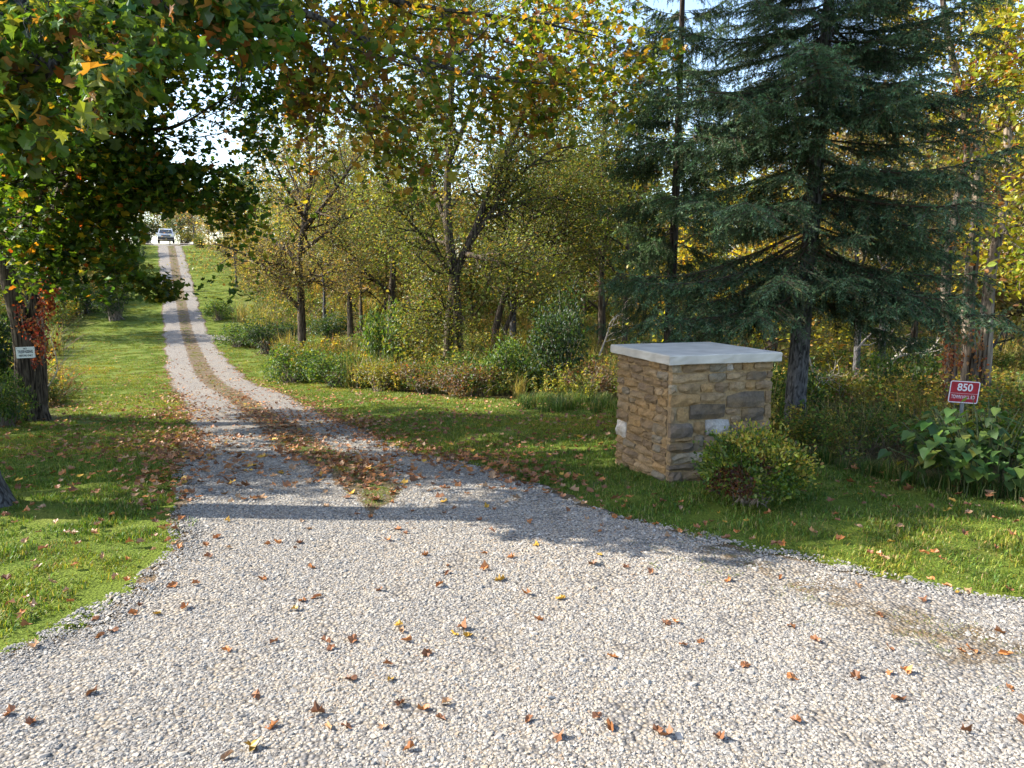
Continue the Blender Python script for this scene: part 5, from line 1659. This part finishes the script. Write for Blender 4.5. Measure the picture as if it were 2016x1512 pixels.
# ------------------------------------------------------------------ signs
def rounded_rect(w, h, r, n=5):
    pts = []
    for cx_, cy_, a0 in ((w / 2 - r, h / 2 - r, 0), (-w / 2 + r, h / 2 - r, 90), (-w / 2 + r, -h / 2 + r, 180), (w / 2 - r, -h / 2 + r, 270)):
        for k in range(n + 1):
            a_ = R(a0 + 90 * k / n)
            pts.append((cx_ + r * math.cos(a_), cy_ + r * math.sin(a_)))
    return pts
def plate(w, h, r, t, y0=0.0):
    """upright plate facing -Y, front at y0"""
    mb = MB(); p = rounded_rect(w, h, r); n = len(p)
    V = [(x, y0, z) for x, z in p] + [(x, y0 + t, z) for x, z in p]
    mb.add(V, [list(range(n)), list(range(2 * n - 1, n - 1, -1))] + [[k, n + k, n + (k + 1) % n, (k + 1) % n] for k in range(n)])
    return mb
def frame_ring(w, h, r, wd, t, y0):
    mb = MB(); p, q = rounded_rect(w, h, r), rounded_rect(w - 2 * wd, h - 2 * wd, max(r - wd, .003)); n = len(p)
    V = [(x, y0, z) for x, z in p] + [(x, y0, z) for x, z in q] + [(x, y0 + t, z) for x, z in p] + [(x, y0 + t, z) for x, z in q]
    Fs = []
    for k in range(n):
        j = (k + 1) % n
        Fs += [[k, j, n + j, n + k], [k, 2 * n + k, 2 * n + j, j], [n + k, n + j, 3 * n + j, 3 * n + k]]
    mb.add(V, Fs)
    return mb
def text(name, s, size, loc, mat, parent, sx=1.0, bold=.0):
    cu = bpy.data.curves.new(name, 'FONT'); cu.body = s; cu.size = size; cu.align_x = 'CENTER'; cu.align_y = 'CENTER'
    cu.extrude = .0006; cu.offset = bold
    cu.materials.append(mat)
    tmp = bpy.data.objects.new('tmp_text', cu)
    me = bpy.data.meshes.new_from_object(tmp)
    bpy.data.objects.remove(tmp)
    o = link(name, me, mat, parent)
    o.location = loc; o.rotation_euler = (PI / 2, 0, 0); o.scale = (sx, 1, 1)
    return o
M_RED = plain_mat('sign_red', (.36, .018, .03), .45, noise=.28, nscale=22)
M_WHITE = plain_mat('sign_white', (.72, .68, .68), .5, noise=.1, nscale=30)
M_FADED = plain_mat('sign_faded', (.62, .45, .47), .6, noise=.25, nscale=60)
M_METAL = plain_mat('galvanised', (.30, .30, .30), .45, .8, noise=.2)
M_BLACK = plain_mat('sign_black', (.05, .055, .07), .6)
M_SIGNW = plain_mat('painted_board', (.66, .70, .70), .6, noise=.12, nscale=25)

YS = 7.6
sc = at(1898, 772, YS)
W850, H850 = 57 / F_PX * YS * 1.0, 45 / F_PX * YS
red = thing('address_sign', (sc.x, sc.y, Hs(sc.x, sc.y)), 'red address sign with white number 850 above the broad-leaved plant', 'sign', None, R(-6))
hz = sc.z - Hs(sc.x, sc.y)
panel = plate(W850, H850, .022, .003).build('panel', M_RED, red); panel.location = (0, 0, hz); panel.rotation_euler = (R(3), R(3.2), 0)
frame_ring(W850 - .004, H850 - .004, .02, .009, .0012, -.0014).build('border', M_WHITE, panel)
text('number', '850', .105, (.003, -.0012, .045), M_WHITE, panel, .95, .002)
text('lettering', 'TOWN HALL RD', .05, (-.003, -.0012, -.052), M_FADED, panel, .60, .0016)
mb = MB(); mb.box((0, -.0018, .0), (W850 - .02, .0006, .003)); mb.build('stripe', M_FADED, panel).location = (0, 0, -.015)
mb = MB()
mb.box((0, .02, (hz + .06) / 2 - .1), (.035, .008, hz + .26)); mb.box((-.017, .028, (hz + .06) / 2 - .1), (.006, .014, hz + .26)); mb.box((.017, .028, (hz + .06) / 2 - .1), (.006, .014, hz + .26))
mb.build('post', M_METAL, red)

sc = at(50, 694, YT - .25)
white = thing('trespass_sign', tuple(sc), 'small white no-trespassing board nailed to the twin maple trunk', 'sign', None, R(4))
WN, HN = 35 / F_PX * YT, 21.5 / F_PX * YT
bd = plate(WN, HN, .006, .012).build('board', M_SIGNW, white); bd.rotation_euler = (0, R(-2), 0)
text('lettering', 'NO', .042, (0, -.001, .068), M_BLACK, bd, 1.0, .001)
text('lettering', 'TRESPASSING', .07, (0, -.001, .012), M_BLACK, bd, .62, .002)
text('lettering', 'VISITORS ONLY', .048, (0, -.001, -.055), M_BLACK, bd, .70, .0014)
mb = MB()
for sx_ in (-1, 1):
    mb.tube(np.array([(sx_ * WN * .45, .0, HN * .38), (sx_ * WN * .45, -.004, HN * .38)]), [.006, .006], 6)
mb.build('nail', M_METAL, bd)

# ------------------------------------------------------------------ silver car at the top of the drive
M_CARP = plain_mat('car_paint', (.55, .56, .58), .28, .35, .5)
M_GLASS = plain_mat('car_glass', (.025, .03, .035), .08, 0, .6)
M_TYRE = plain_mat('tyre', (.02, .02, .02), .9)
M_LAMP = plain_mat('lamp_glass', (.75, .75, .72), .15, .2, .6)
M_DARKP = plain_mat('dark_plastic', (.03, .03, .03), .6)
cy_ = 93.5; cx__ = (338 - CX) / F_PX * cy_
car = thing('parked_car', (cx__, cy_, Hs(cx__, cy_) + .15), 'silver car parked on the hilltop at the end of the drive', 'car', None, R(24))
def extrude_profile(prof, w0, w1=None):
    """side profile (y along the car, z up) swept across x; w1 narrows the upper points"""
    mb = MB(); n = len(prof); V = []
    for sgn in (-1, 1):
        for (y_, z_) in prof:
            w = w0 if w1 is None else np.interp(z_, [1.0, 1.7], [w0, w1])
            V.append((sgn * w / 2, y_, z_))
    mb.add(V, [list(range(n)), list(range(2 * n - 1, n - 1, -1))] + [[k, n + k, n + (k + 1) % n, (k + 1) % n] for k in range(n)])
    return mb
body = extrude_profile([(-2.25, .38), (-2.3, .7), (-2.2, .95), (-1.15, 1.05), (-.95, 1.08), (2.1, 1.08), (2.28, .9), (2.3, .45), (2.2, .32), (-2.15, .3)], 1.8).build('body', M_CARP, car)
cab = extrude_profile([(-1.2, 1.06), (-.45, 1.62), (-.1, 1.7), (1.6, 1.7), (1.95, 1.6), (2.15, 1.06)], 1.7, 1.42).build('cabin', M_CARP, car)
mb = MB(); mb.add([(-.72, -1.13, 1.14), (.72, -1.13, 1.14), (.62, -.53, 1.58), (-.62, -.53, 1.58)], [[0, 1, 2, 3]]); mb.v[0][:, 1] -= .025; mb.build('windscreen', M_GLASS, cab)
for sgn in (-1, 1):
    mb = MB(); mb.add([(sgn * .862, -.95, 1.12), (sgn * .862, 1.95, 1.12), (sgn * .775, 1.6, 1.58), (sgn * .775, -.38, 1.58)], [[0, 1, 2, 3]]); mb.build('side_window', M_GLASS, cab)
    mb = MB(); mb.box((sgn * .68, -2.27, .78), (.34, .06, .16)); mb.build('headlight', M_LAMP, body)
    mb = MB(); mb.box((sgn * .98, -.75, 1.12), (.18, .1, .14)); mb.build('mirror', M_CARP, body)
    for yy in (-1.4, 1.4):
        mb = MB(); mb.tube(np.array([(sgn * .70, yy, .34), (sgn * .92, yy, .34)]), [.34, .34], 18); wh = mb.build('wheel', M_TYRE, car)
        mb = MB(); mb.tube(np.array([(sgn * .90, yy, .34), (sgn * .935, yy, .34)]), [.2, .19], 12); mb.build('rim', M_METAL, wh)
mb = MB(); mb.box((0, -2.3, .48), (1.7, .08, .2)); mb.build('bumper', M_DARKP, body)
mb = MB(); mb.box((0, -2.27, .74), (.95, .06, .14)); mb.build('grille', M_DARKP, body)

# ------------------------------------------------------------------ fallen leaves
rg = np.random.default_rng(120)
BROWN, ORANGE, YELLOWL, TANL = (.20, .088, .04), (.33, .135, .045), (.42, .25, .04), (.32, .19, .10)
lit_shapes = []
for k in range(10):
    r = np.random.default_rng(130 + k)
    V = np.array([[0, 0, 0], [-.28, -.04, 0], [-.36, .14, 0], [-.54, .2, 0], [-.46, .42, 0], [-.44, .68, 0], [-.22, .7, 0], [0, .98, 0], [.2, .72, 0], [.43, .7, 0], [.44, .44, 0], [.55, .22, 0], [.34, .12, 0], [.26, -.05, 0], [0, .38, 0]])
    if k >= 7:
        th_ = np.linspace(-PI / 2, 1.5 * PI, 14, endpoint=False)
        V = np.concatenate([np.stack([.36 * np.cos(th_) * (1 - .25 * np.sin(th_)), .45 + .5 * np.sin(th_), 0 * th_], 1), [[0, .45, 0]]])
    V[:, 1] -= .45
    curl = r.uniform(.2, 1.5); fold = r.uniform(-.6, .8)
    V[:, 2] = curl * (V[:, 0] ** 2) + fold * V[:, 1] ** 2 * .7 + .09 * r.normal(size=len(V)) + .02
    V[:, 0] *= r.uniform(.5, .95)
    V[:, :2] += .05 * r.normal(size=(len(V), 2))
    me = mesh_from_arrays('fallen_leaf', V, T_MAPLE[1].reshape(-1), 3); me.materials.append(M_DRY_OBJ); lit_shapes.append(me)
n_single = 0
LBL = {'b': 'brown curled', 'o': 'orange-brown', 'y': 'yellow', 't': 'pale tan'}
CLR = {'b': BROWN, 'o': ORANGE, 'y': YELLOWL, 't': TANL}
def drop_leaf(x, y, kind, size):
    global n_single
    gravel = bool(on_drive(x, y))
    side = 'left' if x < med_x(max(y, 5)) else 'right'
    where = 'pale gravel of the drive' if gravel else ('lawn left of the drive' if side == 'left' else 'grass by the pillar')
    z = Hs(x, y) + (.032 if gravel else .045)
    o = link('fallen_leaf', lit_shapes[rg.integers(10)], None, None, (x, y, z))
    o.rotation_euler = (rg.normal() * .28, rg.normal() * .28, rg.uniform(0, 6.28))
    size *= .68
    o.scale = (size,) * 3
    c = np.array(CLR[kind]) * (1 + .18 * rg.normal())
    o.color = tuple(np.clip(c, .02, .6)) + (1,)
    if gravel:
        row = 'nearest sunlit gravel' if y < 2.9 else 'sunlit gravel' if y < 3.7 else 'gravel at the shade edge' if y < 4.7 else 'shaded gravel' if y < 6.5 else 'gravel by the grassy strip'
        f_ = x / y
        colm = 'below the left lawn' if f_ < -.33 else 'left of the drive centre' if f_ < -.1 else 'at the drive centre' if f_ < .13 else 'below the stone pillar' if f_ < .36 else 'below the right lawn'
        lab = '%s maple leaf on the %s, %s' % (LBL[kind], row, colm)
    else:
        row = 'nearest' if y < 4 else 'middle' if y < 5.5 else 'farther'
        lab = '%s maple leaf on the %s part of the %s' % (LBL[kind], row, where)
    tag(o, lab, 'leaf', '%s leaves on the %s' % (LBL[kind], where))
    n_single += 1
spots = """518,1150,o 597,1194,o 623,1186,o 580,1212,y 652,1289,b 642,1273,b 784,1243,y 790,1256,t 910,1248,b 894,1260,y 921,1263,y 1039,1181,o 1103,1189,y 1060,1231,o 882,1124,b 880,1138,b
953,1098,o 1006,1106,o 1056,1082,y 1179,1102,y 837,1101,o 765,1072,o 784,1050,o 614,1128,o 525,1081,o 545,1077,o 953,1130,o 875,1018,b 944,1031,b 1042,1036,o 1181,1055,o 1118,1013,b 984,1151,y 866,1163,o
1313,1462,b 1566,1432,b 1684,1345,b 1779,1335,o 1556,1245,o 1732,1225,b 1327,1235,o 1311,1239,b 1283,1138,b 1234,1126,b 1206,1306,o 1433,1152,o 1987,1370,o 1977,1299,o 1910,1292,o 1900,1456,b 1969,1256,o 1536,1147,o
1653,1073,o 1753,1080,y 1819,1101,o 1852,1113,o 1993,1067,o 1742,1112,t 1732,1106,o 1864,1163,o 1904,1175,t 537,1443,o 492,1487,y 647,1445,t 683,1446,b 835,1412,o 880,1398,t 1100,1467,b 1175,1425,b 62,1437,b 20,1418,b
805,1490,o 445,1507,t 840,1300,o 625,1420,b 505,1385,b 695,1272,b 690,1350,b 764,1322,b 790,1400,b 190,1230,b 265,1220,o 308,1219,y 203,1109,t 149,1126,o 187,1058,t 51,1077,t 386,1160,o 340,1164,o 251,1156,o 363,1209,o
222,1253,b 54,1250,b 140,1199,o 63,1209,t 251,1115,o 330,1074,o 354,1085,o 110,1040,t 30,1040,t 75,1130,t 130,1060,t 20,1205,b 45,1225,o 1240,1030,o 1290,1040,o 1340,1010,t 1450,1060,o 1480,1075,t 1540,1085,o 1600,1060,t 1690,1050,t""".split()
for s_ in spots:
    a_, b_, k_ = s_.split(',')
    p = ground(float(a_), float(b_))
    drop_leaf(p.x, p.y, k_, rg.uniform(.062, .092))

def leaf_density(x, y):
    """how thickly the fallen leaves lie"""
    dl, dr = x - drive_l(y), drive_r(y) - x
    on = (dl > 0) & (dr > 0)
    near_edge = np.exp(-np.minimum(np.abs(dl), np.abs(dr)) / .27)
    medn = np.exp(-(np.abs(x - med_x(y)) / np.maximum(med_w(y), .05)) ** 2) * (y > 5.1)
    band = sstep(4.2, 6.5, y) * (1 - sstep(13, 22, y))
    dens = np.where(on, .10 + .36 * band, .20 + .85 * band * np.exp(-np.maximum(np.maximum(-dl, -dr), 0) / 2.6))
    dens = dens + near_edge * (.5 + 4.2 * band + 1.2 * (y > 13) * (y < 34)) + medn * (1.0 + 2.3 * band)
    dens = dens * np.where(y > 16, np.interp(y, [16, 30, 60], [1, .45, .1]), 1)
    return np.clip(dens * (1 + .55 * pnoise(x, y, 2.2, 12)), .01, 14)
n = 200000
y = np.exp(rg.uniform(math.log(2.4), math.log(46), n)); x = rg.uniform(-1, 1, n) * (y * .70 + .6)
area_w = (y * .70 + .6) * y                        # uniform over ground area
pr = leaf_density(x, y) * area_w
ok = (rg.uniform(size=n) < pr / 800.0) & (is_lawn(x, y) | on_drive(x, y)) & ~((x > .75) & (x < 2.5) & (y > 5.7) & (y < 7.6))
x, y = x[ok], y[ok]
order = np.argsort(y)
x, y = x[order], y[order]
kinds = rg.choice(list('bott'[:3]) + ['y'], len(x), p=[.42, .32, .2, .06]) if False else rg.choice(['b', 'o', 't', 'y'], len(x), p=[.44, .27, .23, .06])
take = min(300 - n_single, len(x))
for i in range(take):
    drop_leaf(float(x[i]), float(y[i]), str(kinds[i]), rg.uniform(.05, .088))
x, y, kinds = x[take:], y[take:], kinds[take:]
n = len(x)
P_ = np.stack([x, y, H(x, y) + np.where(on_drive(x, y), .03, .045) + rg.uniform(0, .012, n)], 1)
d = rg.normal(size=(n, 3)); d[:, 2] *= .22
X, Y, Z = frames(d, unit(np.array([0, 0, 1.0]) + .35 * rg.normal(size=(n, 3))))
c = np.array([CLR[k] for k in kinds]) * (1 + .2 * rg.normal(size=(n, 1)))
V8 = T_MAPLE8[0].copy(); V8[:, 2] = .8 * V8[:, 0] ** 2 + .25 * (V8[:, 1] - .5) ** 2
o = link('leaf_litter', leaf_mesh('leaf_litter', P_, X, Y, Z, rg.uniform(.036, .072, n), np.clip(c, .02, .6), (V8, T_MAPLE8[1])), M_DRY)
tag(o, kind='stuff')
print('single leaves', n_single, 'litter', n, 'pebbles', len(S))
